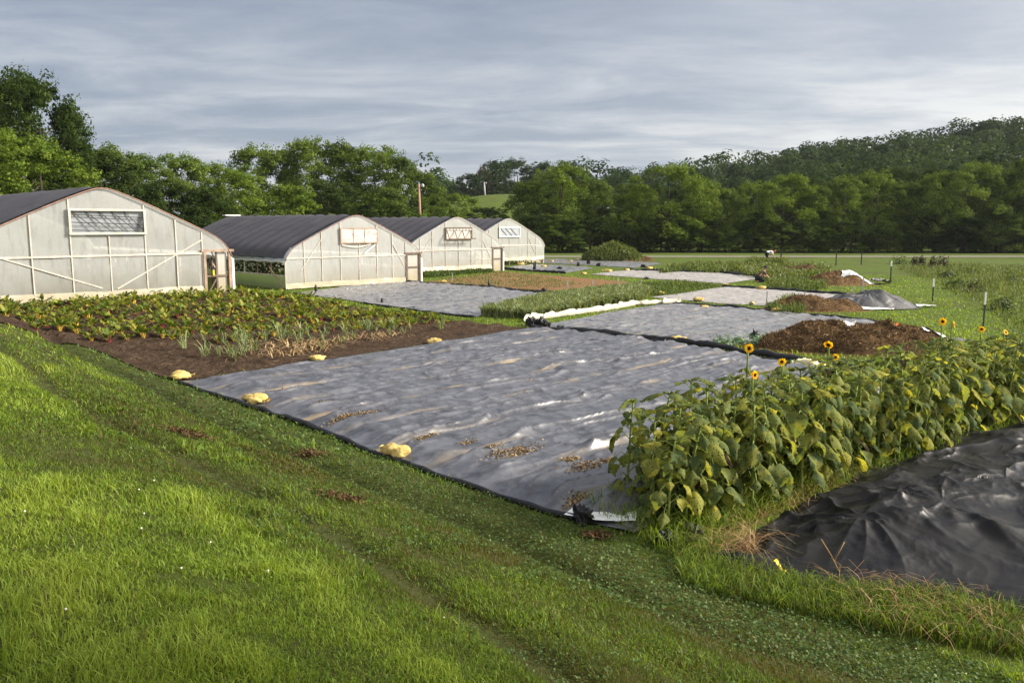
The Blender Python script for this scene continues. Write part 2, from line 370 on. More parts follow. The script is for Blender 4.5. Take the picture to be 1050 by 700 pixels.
# blades and leaf cards, many at once
def blades(mb, P, h, w, lean, seed, tint, m=0, curl=.5, seg=2):
    n = len(P); rg = np.random.default_rng(seed); a = rg.random(n)*2*math.pi
    h = np.broadcast_to(h, (n,)); w = np.broadcast_to(w, (n,)); lean = np.broadcast_to(lean, (n,))*rg.uniform(.3, 1.3, n)
    d = np.stack([np.cos(a), np.sin(a), 0*a], 1); f = a+rg.uniform(-1.2, 1.2, n)+math.pi/2
    s = np.stack([np.cos(f), np.sin(f), 0*a], 1)*(w/2)[:, None]; up = np.array([0, 0, 1.])
    if seg == 2:
        m1 = P+d*(h*lean*.35)[:, None]+up*(h*.55)[:, None]; tp = P+d*(h*lean*(1+curl*.3))[:, None]+up*(h*np.clip(1-curl*lean*.5, .25, 1))[:, None]
        V = np.stack([P-s, P+s, m1+s*.8, m1-s*.8, tp], 1); k = np.arange(n)*5
        mb.add(V.reshape(-1, 3), np.stack([k, k+1, k+2, k+3], 1), np.stack([k+3, k+2, k+4], 1), m, np.repeat(tint, 5) if np.ndim(tint) else tint)
    else:
        m1 = P+d*(h*lean*.2)[:, None]+up*(h*.5)[:, None]; m2 = P+d*(h*lean*.6)[:, None]+up*(h*(.85-.1*curl*lean))[:, None]
        tp = P+d*(h*lean*(1.05+.4*curl))[:, None]+up*(h*np.clip(.95-curl*lean*.8, .2, 1.1))[:, None]
        V = np.stack([P-s, P+s, m1+s*.95, m1-s*.95, m2+s*.7, m2-s*.7, tp], 1); k = np.arange(n)*7
        mb.add(V.reshape(-1, 3), np.concatenate([np.stack([k, k+1, k+2, k+3], 1), np.stack([k+3, k+2, k+4, k+5], 1)]), np.stack([k+5, k+4, k+6], 1), m, np.repeat(tint, 7) if np.ndim(tint) else tint)
def cards(mb, P, nrm, size, seed, tint, m=0, asp=.55):
    n = len(P); rg = np.random.default_rng(seed); nrm = nrm/(np.linalg.norm(nrm, axis=1)[:, None]+1e-9)
    r = rg.normal(size=(n, 3)); a = np.cross(nrm, r); a /= np.linalg.norm(a, axis=1)[:, None]+1e-9; b = np.cross(nrm, a)
    size = np.broadcast_to(size, (n,))[:, None]
    V = np.stack([P-a*size*.5, P+b*size*.5*asp-a*size*.08, P+a*size*.5-nrm*size*.12, P-b*size*.5*asp-a*size*.08], 1); k = np.arange(n)*4
    mb.add(V.reshape(-1, 3), np.stack([k, k+1, k+2, k+3], 1), None, m, np.repeat(tint, 4) if np.ndim(tint) else tint)
def resample(pts, n):
    pts = np.asarray(pts, float); d = np.r_[0, np.cumsum(np.linalg.norm(np.diff(pts, axis=0), axis=1))]
    t = np.linspace(0, d[-1], n); return np.stack([np.interp(t, d, pts[:, k]) for k in range(pts.shape[1])], 1)
SHEETS = []
def coons(b, r, t, l, res, cap=640):
    ln = lambda p: np.linalg.norm(np.diff(p, axis=0), axis=1).sum()
    b, r, t, l = [np.asarray(q)[:, :2] for q in (b, r, t, l)]
    nu = int(min(cap, max(8, max(ln(b), ln(t))/res))); nv = int(min(cap, max(8, max(ln(l), ln(r))/res)))
    b, t, l, r = resample(b, nu), resample(t, nu), resample(l, nv), resample(r, nv)
    s = np.linspace(0, 1, nu)[:, None, None]; q = np.linspace(0, 1, nv)[None, :, None]
    P = (1-q)*b[:, None]+q*t[:, None]+(1-s)*l[None]+s*r[None]-((1-s)*(1-q)*b[0]+s*(1-q)*b[-1]+(1-s)*q*t[0]+s*q*t[-1])
    SHEETS.append(np.vstack([b, r, t[::-1], l[::-1]]))
    return P, s[..., 0]+0*q[..., 0], q[..., 0]+0*s[..., 0]
def px(*pts): return [at(*p) for p in pts]
# ================================================================== GROUND
def graded(a, b, fine_lo, fine_hi, d0, g, dmax):
    xs = list(np.arange(fine_lo, fine_hi, d0)); x = xs[-1]; d = d0
    while x < b: d = min(d*g, dmax); x += d; xs.append(x)
    x = fine_lo; d = d0; pre = []
    while x > a: d = min(d*g, dmax); x -= d; pre.append(x)
    return np.array(pre[::-1]+xs)
gx = graded(-1400, 1400, -10, 8, .11, 1.045, 40); gy = graded(-60, 1500, 1.2, 17, .11, 1.03, 40)
X, Y = np.meshgrid(gx, gy, indexing='ij')
UU = (X+Y)*R2; VV = (Y-X)*R2; WW = lineu(VV)-UU
mb = MB(); mb.grid(np.stack([X, Y, H(X, Y)], -1), 0, (sm(WW/.5)*sm((30-np.hypot(X, Y))/8)*(.75+.25*rutf(WW, VV))).ravel())
tag(mb.build('ground', 'ground'), kind='structure')
# the gravel road in front of the wood
rp = [at(q, 263.2) for q in (380, 600, 800, 1000, 1300)]
rc = resample([[p[0], p[1]] for p in rp], 60)
y0 = rc[:, 1]
P = np.stack([np.stack([rc[:, 0], y0+k, H(rc[:, 0], y0+k)+.03], -1) for k in (-1.7, -.8, 0, .8, 1.7)], 1)
mb = MB(); mb.grid(P); tag(mb.build('gravel_road', 'gravel'), kind='structure')
P = np.stack([np.stack([rc[:, 0], y0+k, H(rc[:, 0], y0+k)+.0+z], -1) for k, z in ((2.2, .026), (2.6, .22), (3.2, .25), (3.6, .0))], 1)
# ================================================================== HEAPS (their height is needed by the sheets lying on them)
HEAPS = []
def heap_def(cx, cy, rx, ry, h, seed, rough=.3, power=.85):
    HEAPS.append((cx, cy, rx, ry, h, seed, rough, power)); return len(HEAPS)-1
def heap_h(i, x, y):
    cx, cy, rx, ry, h, seed, rough, pw = HEAPS[i]
    dx, dy = (x-cx)/rx, (y-cy)/ry; an = np.arctan2(dy, dx)
    r = np.hypot(dx, dy)/(1+.16*(fbm(np.cos(an)*1.7+5, np.sin(an)*1.7+5, seed, 2)-.5)*2)
    base = h*np.clip(1-r**2, 0, 1)**pw
    n = fbm(x*1.3, y*1.3, seed+5, 3)-.5; n2 = ridge(x*3.6, y*3.6, seed+9, 3)-.5
    return base*(1+1.05*n)+h*rough*.5*n2*sm((1-r)*3)
def heap_mesh(i, mb, nr=44, ns=150, m=0):
    cx, cy, rx, ry = HEAPS[i][:4]
    r = np.linspace(0, 1.25, nr)[:, None]; a = np.linspace(0, 2*math.pi, ns)[None]
    x = cx+rx*r*np.cos(a); y = cy+ry*r*np.sin(a)
    z = H(x, y)+heap_h(i, x, y)+np.where(r > 1.2, -.05, .012)
    mb.grid(np.stack([x, y, z], -1), m)
def heap_debris(i, mb, n, size, seed, m=1, up=.6):
    cx, cy, rx, ry = HEAPS[i][:4]; rg = np.random.default_rng(seed)
    r = np.sqrt(rg.random(n))*1.03; a = rg.random(n)*2*math.pi
    x = cx+rx*r*np.cos(a); y = cy+ry*r*np.sin(a); z = H(x, y)+heap_h(i, x, y)+.01
    nr = rg.normal(size=(n, 3)); nr[:, 2] = np.abs(nr[:, 2])*up
    cards(mb, np.stack([x, y, z], 1), nr, size*rg.uniform(.4, 1.7, n), seed+1, rg.random(n)**1.4, m, .10)
def hpx(px_, py_): p = at(px_, py_); return p[0], p[1]
HA = heap_def(*hpx(868, 356), 2.75, 1.35, .66, 41, .55, .6)
HB = heap_def(*hpx(834, 317.5), 1.95, 1.0, .50, 42, .4)
HC = heap_def(*hpx(855, 291), 2.0, 1.5, .66, 43, .35)
HD = heap_def(*hpx(822, 281.5), 1.9, 1.4, .55, 44, .4)
HM = heap_def(*hpx(888, 315), 2.05, 1.15, .58, 45, .1)
HF = heap_def(*hpx(627, 267.5), 2.9, 2.0, .9, 46, .3)
HG = heap_def(*hpx(656, 267), 1.5, 1.0, .42, 47, .4)
def drape_heap(i, a0, a1, r0, r1, mat, label, lift=.05, fold=.05, seed=1, taper=.3):
    cx, cy, rx, ry = HEAPS[i][:4]; q = np.linspace(0, 1, 26)[:, None]; s = np.linspace(0, 1, 22)[None]
    am = (a0+a1)/2; a = np.radians(am+(a1-a0)*(s-.5)*(1-taper*q)*(1+.25*(vn(q*4+0*s, 0*q+0*s, seed)-.5))); r = r0+(r1-r0)*q*(1+.14*(vn(s*5+0*q, 0*s+0*q+seed, seed+1)-.5))
    x = cx+rx*r*np.cos(a); y = cy+ry*r*np.sin(a)
    z = H(x, y)+heap_h(i, x, y)+lift+fold*(ridge(x*2.6+y, y*1.7, seed, 3)-.3)
    mb = MB(); mb.grid(np.stack([x, y, z], -1), 0, 0.0); return tag(mb.build('plastic_sheet', mat), label, 'plastic sheet', 'plastic over the heaps')
def make_heap(i, name, label, cat, mat, n, size, seed, m2='debris', group='compost heaps'):
    cx, cy = HEAPS[i][:2]
    e = empty(name, (cx, cy, float(H(cx, cy)))); tag(e, label, cat, group)
    mb = MB(); heap_mesh(i, mb); b = mb.build('mound', [mat], loc=None); b.parent = e; b.location = -np.array(e.location)
    mb = MB(); heap_debris(i, mb, n, size, seed, 0); d = mb.build('rotting_straw', [m2]); tag(d, kind='stuff'); d.parent = e; d.location = -np.array(e.location)
    return e
make_heap(HA, 'compost_heap', 'largest dark brown compost heap, right behind the sunflowers', 'compost heap', 'compost', 9000, .15, 1)
make_heap(HB, 'compost_heap', 'low orange brown compost heap touching the shiny black plastic mound', 'compost heap', 'compost2', 3500, .13, 2)
make_heap(HC, 'compost_heap', 'rounded orange brown compost heap with white plastic down its side', 'compost heap', 'compost2', 3500, .15, 3)
make_heap(HD, 'compost_heap', 'dull grey brown compost heap among weeds, farthest of the four', 'compost heap', 'compost', 2500, .2, 4)
make_heap(HG, 'soil_heap', 'low dark soil heap beside the tall overgrown weed mound', 'soil heap', 'compost', 600, .2, 6, group='soil heaps')
# orange rinds and fabric scraps lying on the largest heap
for k, (qx, qy) in enumerate([(908, 343), (916, 346)]):
    p = at(qx, qy+9); mb = MB(); z = float(heap_h(HA, p[0], p[1]))
    th = np.linspace(0, 2*math.pi, 9); rr = np.linspace(.02, .09, 4)[:, None]
    mb.grid(np.stack([p[0]+rr*np.cos(th)*1.6, p[1]+rr*np.sin(th), p[2]+z+.05+.05*np.sin(th*2+k)*rr/.09], -1))
    tag(mb.build('orange_peel', 'orange', base=True), ['upper orange peel on the largest compost heap', 'lower orange peel on the largest compost heap'][k], 'orange peel', 'orange peels')
# ================================================================== SHEETS
TINT = [None]
def tarp_h(P, s, t, amp, seed, beds=1.0, edge=.05, period=1.25):
    x, y = P[..., 0], P[..., 1]; u = (x+y)*R2; v = (y-x)*R2
    e = sm(np.minimum(np.minimum(s, 1-s), np.minimum(t, 1-t))/edge)
    wob = (fbm(u*.22, v*.22, seed, 2)-.5)*.7+(fbm(u*.9, v*.9, seed+1, 2)-.5)*.22
    sn = np.abs(np.sin(math.pi*(v+wob)/period)); b = .085*beds*(sn**.5)
    side = sm((sn-.1)/.3)*sm((.97-sn)/.3)          # the creases bunch on the flanks of the beds
    cr = lambda a, c, k, p: (1-np.abs(2*vn(a, c, k)-1))**p
    ww = wob*1.5+(fbm(u*1.1, v*1.1, seed+2, 2)-.5)*.9
    m1 = sm((fbm(u*.4, v*.9, seed+8, 3)-.36)*7); m2 = sm((fbm(u*.7+9, v*1.4, seed+9, 3)-.42)*7)*(.3+.7*side); m3 = sm((fbm(u*.35, v*.35+5, seed+10, 2)-.48)*8)
    w1 = .062*cr(u*.22+.10*v, v*2.5+ww*1.0, seed+3, 4)*m1+.036*cr(u*.26-.1*v, v*5.2+ww*1.6, seed+4, 3)
    w2 = .066*cr(u*.8+.4*v, v*4.4+ww*2, seed+5, 4)*m2+.026*cr(u*2.0-1.0*v, v*5.5+ww*2+.6*u, seed+6, 3)*m2
    w3 = .030*cr(u*1.3+1.0*v+ww, v*1.6-.8*u, seed+7, 7)*m3+(fbm(u*5, v*8, seed+12, 2)-.5)*.010
    TINT[0] = sm((.42-sn)/.3)*beds*sm((fbm(u*.5, v*3, seed+15, 3)-.33)*6)
    return np.maximum(amp*(b+w1+w2+w3+.03)*(.10+.90*e)+.012, .008)
def sheet(name, b, r, t, l, res, mat, hf=None, label=None, cat=None, group=None, kind=None, z0=.006, parent=None):
    P, s, q = coons(px(*b), px(*r), px(*t), px(*l), res)
    z = H(P[..., 0], P[..., 1])+z0+(hf(P, s, q) if hf else 0)
    mb = MB(); mb.grid(np.concatenate([P, z[..., None]], -1), 0, TINT[0].ravel() if TINT[0] is not None else 0.0); TINT[0] = None; o = mb.build(name, mat, parent)
    return tag(o, label, cat, group, kind)
def roll(pts, r, mat, parent, name='rolled_edge', seed=0, lift=0):
    p = np.array(px(*pts)); L = np.linalg.norm(np.diff(p, axis=0), axis=1).sum(); n = max(12, int(L/.09))
    c = resample(p[:, :2], n); rr = r*(.55+.9*fbm(np.arange(n)*.22, np.zeros(n), seed, 3)); off = (fbm(np.arange(n)*.12, np.ones(n), seed+2, 2)-.5)*.16
    c = c+np.stack([off*R2, off*R2], 1)
    z = H(c[:, 0], c[:, 1])+rr*.7+lift
    mb = MB(); mb.tube(np.column_stack([c, z]), rr, 8); return mb.build(name, mat, parent)
GT = 'plastic sheets covering the garden plots'
big = sheet('plastic_tarp', [(183, 392), (222, 405), (262, 418), (330, 443), (400, 470), (500, 505.5), (560, 526), (600, 537), (650, 548)], [(650, 548), (800, 474), (1012, 404)],
      [(545, 337), (620, 344.5), (700, 354), (760, 364), (835, 377), (1012, 404)], [(183, 392), (330, 370.5), (440, 353.5), (545, 337)], .026, 'tarp',
      lambda P, s, t: tarp_h(P, s, t, 1.0, 3), 'largest black plastic sheet, wrinkled and streaked with ochre soil, beside the sunflowers', 'plastic sheet', GT)
roll([(183, 393), (222, 406), (262, 419), (330, 444), (400, 471), (500, 506.5), (560, 527), (588, 534)], .045, 'blackedge', big, seed=1)
roll([(545, 338), (620, 344), (700, 352.5), (760, 361.5), (838, 376), (900, 386)], .10, 'blackedge', big, seed=2)
roll([(600, 342), (680, 353), (760, 366), (800, 372)], .06, 'blackedge', big, 'fold', seed=5)
sheet('white_underside', [(578, 533.5), (610, 540), (652, 541)], [(652, 541), (656, 518)], [(588, 526), (620, 523), (656, 516)], [(578, 533.5), (588, 526)], .04, 'white', lambda P, s, t: .07+.05*(fbm(P[..., 0]*4, P[..., 1]*4, 3)-.3), parent=big)
t3 = sheet('plastic_tarp', [(548, 335.5), (600, 339), (690, 348), (745, 355.5)], [(745, 355.5), (830, 342), (905, 331)], [(690, 311.5), (800, 320), (905, 330)], [(548, 335.5), (620, 322), (690, 311.5)], .08, 'tarp_grey',
      lambda P, s, t: tarp_h(P, s, t, .8, 9, .5), 'grey dusty plastic sheet between the white row cover and largest compost heap', 'plastic sheet', GT)
roll([(690, 312), (745, 315.5), (800, 321), (905, 331.5)], .07, 'blackedge', t3, seed=7)
t2 = sheet('plastic_tarp', [(300, 300.5), (380, 312.5), (440, 320), (487, 325.5)], [(487, 325.5), (530, 313), (566, 302.5)], [(415, 289.5), (500, 295), (566, 302.5)], [(300, 300.5), (350, 295), (415, 289.5)], .10, 'tarp_grey',
      lambda P, s, t: tarp_h(P, s, t, .8, 15, .6), 'grey plastic sheet spread before the second greenhouse with wooden framed vent', 'plastic sheet', GT)
roll([(415, 290), (500, 295.5), (566, 303)], .09, 'blackedge', t2, seed=8); roll([(300, 301), (380, 313), (487, 326)], .05, 'blackedge', t2, seed=9)
t5 = sheet('plastic_tarp', [(667, 305), (740, 311.5), (800, 314.5)], [(800, 314.5), (840, 309), (880, 304)], [(742, 294.5), (800, 298), (880, 304)], [(667, 305), (742, 294.5)], .15, 'tarp_pale',
      lambda P, s, t: tarp_h(P, s, t, .45, 21, .4), 'bleached pale plastic sheet left of the shiny black mound', 'plastic sheet', GT)
roll([(742, 294.5), (800, 298), (880, 304)], .09, 'blackedge', t5, seed=10)
t4 = sheet('plastic_tarp', [(605, 281.3), (674, 286.5), (743, 291)], [(743, 291), (781, 285.5)], [(640, 277.6), (740, 280.4), (781, 285.5)], [(605, 281.3), (640, 277.6)], .2, 'tarp_pale',
      lambda P, s, t: tarp_h(P, s, t, .6, 27, .5), 'pale plastic sheet that the kneeling person is working beside', 'plastic sheet', GT)
roll([(640, 277.6), (740, 280.4), (781, 285.5)], .12, 'blackedge', t4, seed=11)
t6 = sheet('plastic_tarp', [(545, 269), (600, 272), (652, 274.8)], [(652, 274.8), (680, 270.5)], [(556, 266), (610, 267), (680, 270.5)], [(545, 269), (556, 266)], .3, 'tarp_grey',
      lambda P, s, t: tarp_h(P, s, t, .8, 33, .5), 'farthest grey plastic sheet, below the overgrown weed mound', 'plastic sheet', GT)
t7 = sheet('plastic_tarp', [(516, 275.5), (545, 278), (580, 280.2)], [(580, 280.2), (608, 275.2)], [(545, 271.6), (580, 272.8), (608, 275.2)], [(516, 275.5), (545, 271.6)], .25, 'tarp_grey',
      lambda P, s, t: tarp_h(P, s, t, .8, 39, .5), 'small grey plastic sheet before the farthest greenhouse', 'plastic sheet', GT)
roll([(516, 276), (545, 278.4), (580, 280.6)], .1, 'blackedge', t7, seed=12)
# soil beds
def soil_h(P, s, t):
    x, y = P[..., 0], P[..., 1]; e = sm(np.minimum(np.minimum(s, 1-s), np.minimum(t, 1-t))/.04)
    v = (y-x)*R2
    return .02+e*(.05*(fbm(x*2.5, y*2.5, 3, 4))+.07*ridge(x*5, y*5, 8, 3)**2+.05*np.sin(v*2*math.pi/1.2))
tag(sheet('soil_bed', [(-90, 322), (0, 331), (94, 358), (151, 382), (183, 391)], [(183, 391), (330, 370), (440, 353), (543, 337)], [(-60, 304), (100, 301), (238, 299.5), (330, 311), (430, 324.5), (520, 335), (543, 337)], [(-90, 322), (-60, 304)], .07, 'soil', soil_h), kind='structure')
tag(sheet('clay_bed', [(436, 289.5), (500, 295), (590, 300)], [(590, 300), (668, 291.5)], [(515, 279.3), (590, 285), (668, 291.5)], [(436, 289.5), (515, 279.3)], .2, 'claysoil', lambda P, s, t: .02+.03*fbm(P[..., 0]*2, P[..., 1]*2, 9, 3)), kind='structure')
# pale row cover bunched along the leek bed
p = np.array(px((538, 330), (580, 324.5), (620, 319), (652, 313.5), (695, 311))); c = resample(p[:, :2], 130); k = np.arange(130)
c = c+((fbm(k*.13, k*0, 61, 2)-.5)*.5)[:, None]*R2
rr = .12+.16*fbm(k*.2, k*0, 62, 3); mb = MB(); th = np.arange(11)*2*math.pi/10
prof = np.stack([np.cos(th), np.sin(th)*.75+.55], 1)
nrm = np.array([.45, .9])
Pg = np.zeros((130, 11, 3)); wr = 1+.35*(vn(k[:, None]*.55, np.arange(11)[None]*1.3, 63)-.5)
Pg[..., 0] = c[:, :1]+nrm[0]*rr[:, None]*prof[None, :, 0]*1.6*wr; Pg[..., 1] = c[:, 1:]+nrm[1]*rr[:, None]*prof[None, :, 0]*1.6*wr
Pg[..., 2] = H(c[:, 0], c[:, 1])[:, None]+rr[:, None]*prof[None, :, 1]*.8*wr+.03
mb.grid(Pg); tag(mb.build('row_cover', 'fabric', base=True), 'long strip of pale row cover cloth bunched along the leek bed', 'row cover')
# plastic sheets lying on the heaps
def drape(name, b, r, t, l, hi, mat, label, res=.08, lift=.05, fold=.06, seed=1, group='plastic over the heaps'):
    P, s, q = coons(px(*b), px(*r), px(*t), px(*l), res); SHEETS.pop()
    x, y = P[..., 0], P[..., 1]
    z = H(x, y)+heap_h(hi, x, y)+lift+fold*(ridge(x*2.2+y, y*1.2, seed, 3)-.3)
    mb = MB(); mb.grid(np.concatenate([P, z[..., None]], -1)); return tag(mb.build(name, mat), label, 'plastic sheet', group)
drape_heap(HA, -14, 14, .78, 1.12, 'white', 'white plastic piece at the right end of the largest heap', .04, .08, 2)
drape_heap(HA, 6, 62, .86, 1.5, 'tarp_grey', 'crumpled grey plastic lying behind the right end of the largest heap', .05, .16, 3)
drape_heap(HA, 62, 96, .02, .42, 'white', 'small white plastic scrap on top of the largest heap', .03, .05, 4)
drape_heap(HC, -52, 8, .22, 1.12, 'white', 'white plastic running down the rounded orange brown heap', .04, .06, 5, .55)
drape_heap(HC, -26, 14, 1.08, 1.6, 'tarp_pale', 'grey plastic crumpled at the foot of the rounded heap', .08, .42, 6)
drape_heap(HM, -14, 12, .98, 1.42, 'white', 'white plastic end beside the shiny black mound', .05, .10, 7, .5)
drape_heap(HM, -112, -70, .95, 1.13, 'white', 'white plastic strip at the front foot of the shiny black mound', .04, .05, 8)
# black plastic mound in the middle distance, with radiating folds
cx, cy, rx, ry = HEAPS[HM][:4]; mb = MB()
r = np.linspace(0, 1.12, 40)[:, None]; a = np.linspace(0, 2*math.pi, 200)[None]
x = cx+rx*r*np.cos(a); y = cy+ry*r*np.sin(a); hh = heap_h(HM, x, y)
fold = (vn(a*13+0*r, r*1.0+0*a, 71)-.5)*.10*np.sin(np.clip(r, 0, 1)*math.pi)
mb.grid(np.stack([x, y, H(x, y)+hh+fold*sm(hh*6)+.03], -1))
tag(mb.build('covered_heap', 'mound', base=True), 'shiny black plastic mound with radiating folds, beyond the largest heap', 'covered heap', 'heaps under black plastic')
# black plastic mound in the foreground
P, s, q = coons(px((730, 578), (790, 590), (860, 607), (950, 612), (1010, 618), (1120, 650)), px((1120, 650), (1180, 500), (1180, 400)), px((742, 566), (830, 516), (900, 478), (970, 450), (1060, 425), (1180, 400)), px((730, 578), (742, 566)), .03)
x, y = P[..., 0], P[..., 1]
u = (x+y)*R2; v = (y-x)*R2
bell = np.sin(math.pi*np.clip(q, 0, 1)**.85)**.75
hM = .30*bell*sm((s+.02)/.62)**.8*(1+.35*(fbm(x*.7, y*.7, 81, 2)-.5))
wx = x*.93+y*.35+1.2*(fbm(x*.8, y*.8, 84, 3)-.5); wy = -x*.35+y*.93+1.2*(fbm(x*.8+9, y*.8, 85, 3)-.5)
f1 = ridge(wx*.5, wy*1.15, 82, 2)**2.5*.13; f2 = ridge(wx*1.5+wy*.7, wy*1.9-wx*.8, 83, 3)**4*.06; f3 = (ridge(x*5, y*5, 86, 3)-.5)*.022*sm((fbm(x*1.3, y*1.3, 87, 2)-.48)*7)
for tx, ty, ta, tr, tk in ((882, 555, .15, 1.0, 8), (965, 545, .13, 1.3, 9), (1030, 520, .12, 1.2, 7), (835, 548, .05, .5, 7)):   # pleats running down from high points
    c0 = at(tx, ty); dx_, dy_ = x-c0[0], y-c0[1]; rr = np.hypot(dx_, dy_); th_ = np.arctan2(dy_, dx_)
    f1 = f1+ta*.6/(1+(rr/(.42*tr))**2)+ta*.42*np.exp(-((rr-tr*.65)/(tr*.6))**2)*((1-np.abs(2*vn(th_*tk/6.28*2+rr*.4, rr*.35, tx)-1))**1.8*sm(rr/.25)-.3)
ed = sm(np.minimum(np.minimum(s*8, q), 1-q)/.09)
z = H(x, y)+.03+hM+(f1-.08+f2+f3)*(.15+.85*ed)
mb = MB(); mb.grid(np.stack([x, y, z], -1), 0, 0.0); MOUND = (x, y, z)
tag(mb.build('covered_heap', 'black'), 'large heap under crumpled black plastic at the lower right, before the sunflowers', 'covered heap', 'heaps under black plastic')
# ================================================================== GREENHOUSES
PX = np.array([0, .35, 1.45, 3.05, 3.75, 4.15, 4.42, 4.55, 4.56]); PZ = np.array([3.98, 3.90, 3.45, 2.71, 2.37, 2.13, 1.84, 1.5, 1.45])
def zp(x): return np.interp(np.abs(x), PX, PZ)
ARC = np.array([[-a, b] for a, b in zip(PX[-2::-1], PZ[-2::-1])]+[[a, b] for a, b in zip(PX[1:-1], PZ[1:-1])])
def smooth_arc(n=61):
    p = resample(ARC, n)
    for _ in range(3): p[1:-1] = (p[:-2]+2*p[1:-1]+p[2:])/4
    return p
ARCS = smooth_arc()
def zarc(x): return np.interp(x, ARCS[:, 0], ARCS[:, 1])
def greenhouse(center, label, film, vent, door, gap, L=15, skirt='filmwhite', seed=1):
    g = empty('greenhouse', center, math.pi/4); tag(g, label, 'greenhouse', 'greenhouses in a row')
    rg = np.random.default_rng(seed)
    vx0, vx1, vz0, vz1 = -1.1, 1.35, 2.42, 3.22
    dx0, dx1, dz = 3.45, 4.48, 1.72
    # end wall of film with openings for the vent and the door
    xb = np.unique(np.round(np.concatenate([np.linspace(-4.54, 4.54, 62), [vx0, vx1, dx0]]), 4)); zb = np.unique(np.round(np.concatenate([np.arange(gap, 4, .22), [vz0, vz1, dz]]), 4))
    mb = MB()
    def yo(x, z): return -.03-.06*(fbm(np.asarray(x)*1.1+seed*7, np.asarray(z)*.8, seed, 3)-.35)-.025*ridge(np.asarray(x)*1.6-np.asarray(z)*1.1, np.asarray(z)*.6+seed, seed+4, 3)*np.clip(1-np.asarray(z)/5, 0, 1)
    for a, b in zip(xb[:-1], xb[1:]):
        ta, tb = float(zarc(a)), float(zarc(b)); xm = (a+b)/2
        for c, d in zip(zb[:-1], np.append(zb[1:-1], 9)):
            if c >= max(ta, tb): break
            zm = min(d, (c+max(ta, tb))/2+.01)
            if vx0 <= xm <= vx1 and vz0 <= c < vz1-.01: continue
            if door and xm > dx0 and c < dz-.01: continue
            V = [(a, c), (b, c), (b, min(d, tb)), (a, min(d, ta))]
            if V[2][1] < c or V[3][1] < c: V = [(q, max(w, c)) for q, w in V]
            mb.add([(q, float(yo(q, w)), w) for q, w in V], [[0, 1, 2, 3]])
    ew = mb.build('end_wall', film, g, smooth=True)
    # skirt along the foot: a dirty loose flap
    n = 70; xs = np.linspace(-4.55, 3.4 if door else 4.5, n); hgt = [gap-.04, gap+.10, gap+.24]
    P = np.zeros((n, 3, 3)); 
    for j, z in enumerate(hgt): P[:, j] = np.stack([xs, -.10-.05*fbm(xs*2, xs*0+j, seed+3, 2)+.03*j, z+.05*(fbm(xs*1.3, xs*0, seed+6, 2)-.5)], 1)
    mb = MB(); mb.grid(P, 0); mb.build('skirt', skirt, g)
    def part(name, mat, fn, par=g):
        mb = MB(); fn(mb); return mb.build(name, mat, par, smooth=False)
    for x in (-3.4, -2.3, -1.1, .13, 1.35, 2.45, 3.42):
        top = float(zarc(x))-.03; y = -.072
        if -1 < x < 1.3: top = vz0
        part('stud', 'palewood', lambda mb: mb.bar((x, y, gap+.2), (x, y, top), .036, .03))
    part('rail', 'palewood', lambda mb: mb.box((-.55, -.076, 1.66), (7.9, .03, .06)))
    part('brace', 'palewood', lambda mb: mb.bar((-4.1, -.070, 2.0) if seed == 1 else (-3.6, -.070, 1.0), (-.2, -.070, .55) if seed == 1 else (-2.3, -.070, 2.65), .04, .02))
    part('brace', 'palewood', lambda mb: mb.bar((3.4, -.070, 2.15) if seed == 1 else (3.3, -.070, 1.0), (.3, -.070, .5) if seed == 1 else (2.45, -.070, 2.4), .04, .02))
    part('base_board', 'palewood' if seed < 3 else 'whitepaint', lambda mb: mb.box((-.55, -.06, gap+.02), (7.9, .05, .12)))
    if gap > .3:
        for x in (-4.4, -2, .2, 2.3, 4.4): part('foot_post', 'darkwood', lambda mb: mb.box((x, .05, gap/2), (.09, .09, gap)))
    # vent
    fm = 'wood' if vent == 'clear' else 'palewood' if vent == 'open' else 'darkwood' if vent == 'bars' else 'whitepaint'
    mb = MB()
    for a, b in (((vx0, vz0), (vx1, vz0)), ((vx0, vz1), (vx1, vz1))): mb.box(((a[0]+b[0])/2, -.13, a[1]), (b[0]-a[0]+.08, .06, .07))
    for x in (vx0, vx1): mb.box((x, -.132, (vz0+vz1)/2), (.07, .06, vz1-vz0-.07))
    vf = mb.build('vent', fm, g, smooth=False)
    w, h = vx1-vx0-.07, vz1-vz0-.07; mx, mz = (vx0+vx1)/2, (vz0+vz1)/2
    if vent == 'clear':
        xs = np.linspace(-w/2, w/2, 30)[:, None]; zs = np.linspace(-h/2, h/2, 12)[None]
        mb = MB(); mb.grid(np.stack([mx+xs+0*zs, -.12-.05*ridge(xs*2.2+zs*2, zs*2.5, 5, 2), mz+zs+0*xs], -1)); mb.build('clear_sheet', 'clearpane', vf)
        for x in (-.4, .35): part('bar', 'wood', lambda mb: mb.box((mx+x, -.15, mz), (.04, .03, h)), vf)
        xs = np.linspace(-1.05, .9, 20); part('hanging_strip', 'filmwhite', lambda mb: mb.grid(np.stack([np.stack([xs, xs*0-.14, 2.38-.16*np.sin((xs+1.05)/1.95*math.pi)-k], 1) for k in (0, .07)], 1)))
        part('loose_stick', 'whitepaint', lambda mb: mb.bar((.45, -.15, 1.85), (1.2, -.15, 2.32), .05, .02))
    elif vent == 'open':      # a see-through hole: roof bows and purlins show behind it
        part('pane', 'pane', lambda mb: mb.box((mx, .02, mz), (w+.04, .02, h+.04), R=np.array([[1, 0, 0], [0, .98, -.17], [0, .17, .98]])), vf)
        for k in range(3): part('cross_wire', 'post', lambda mb: mb.tube([(vx0+.05, -.11, mz-.28+k*.26), (vx1-.05, -.11, mz-.33+k*.24)], .014, 5), vf)
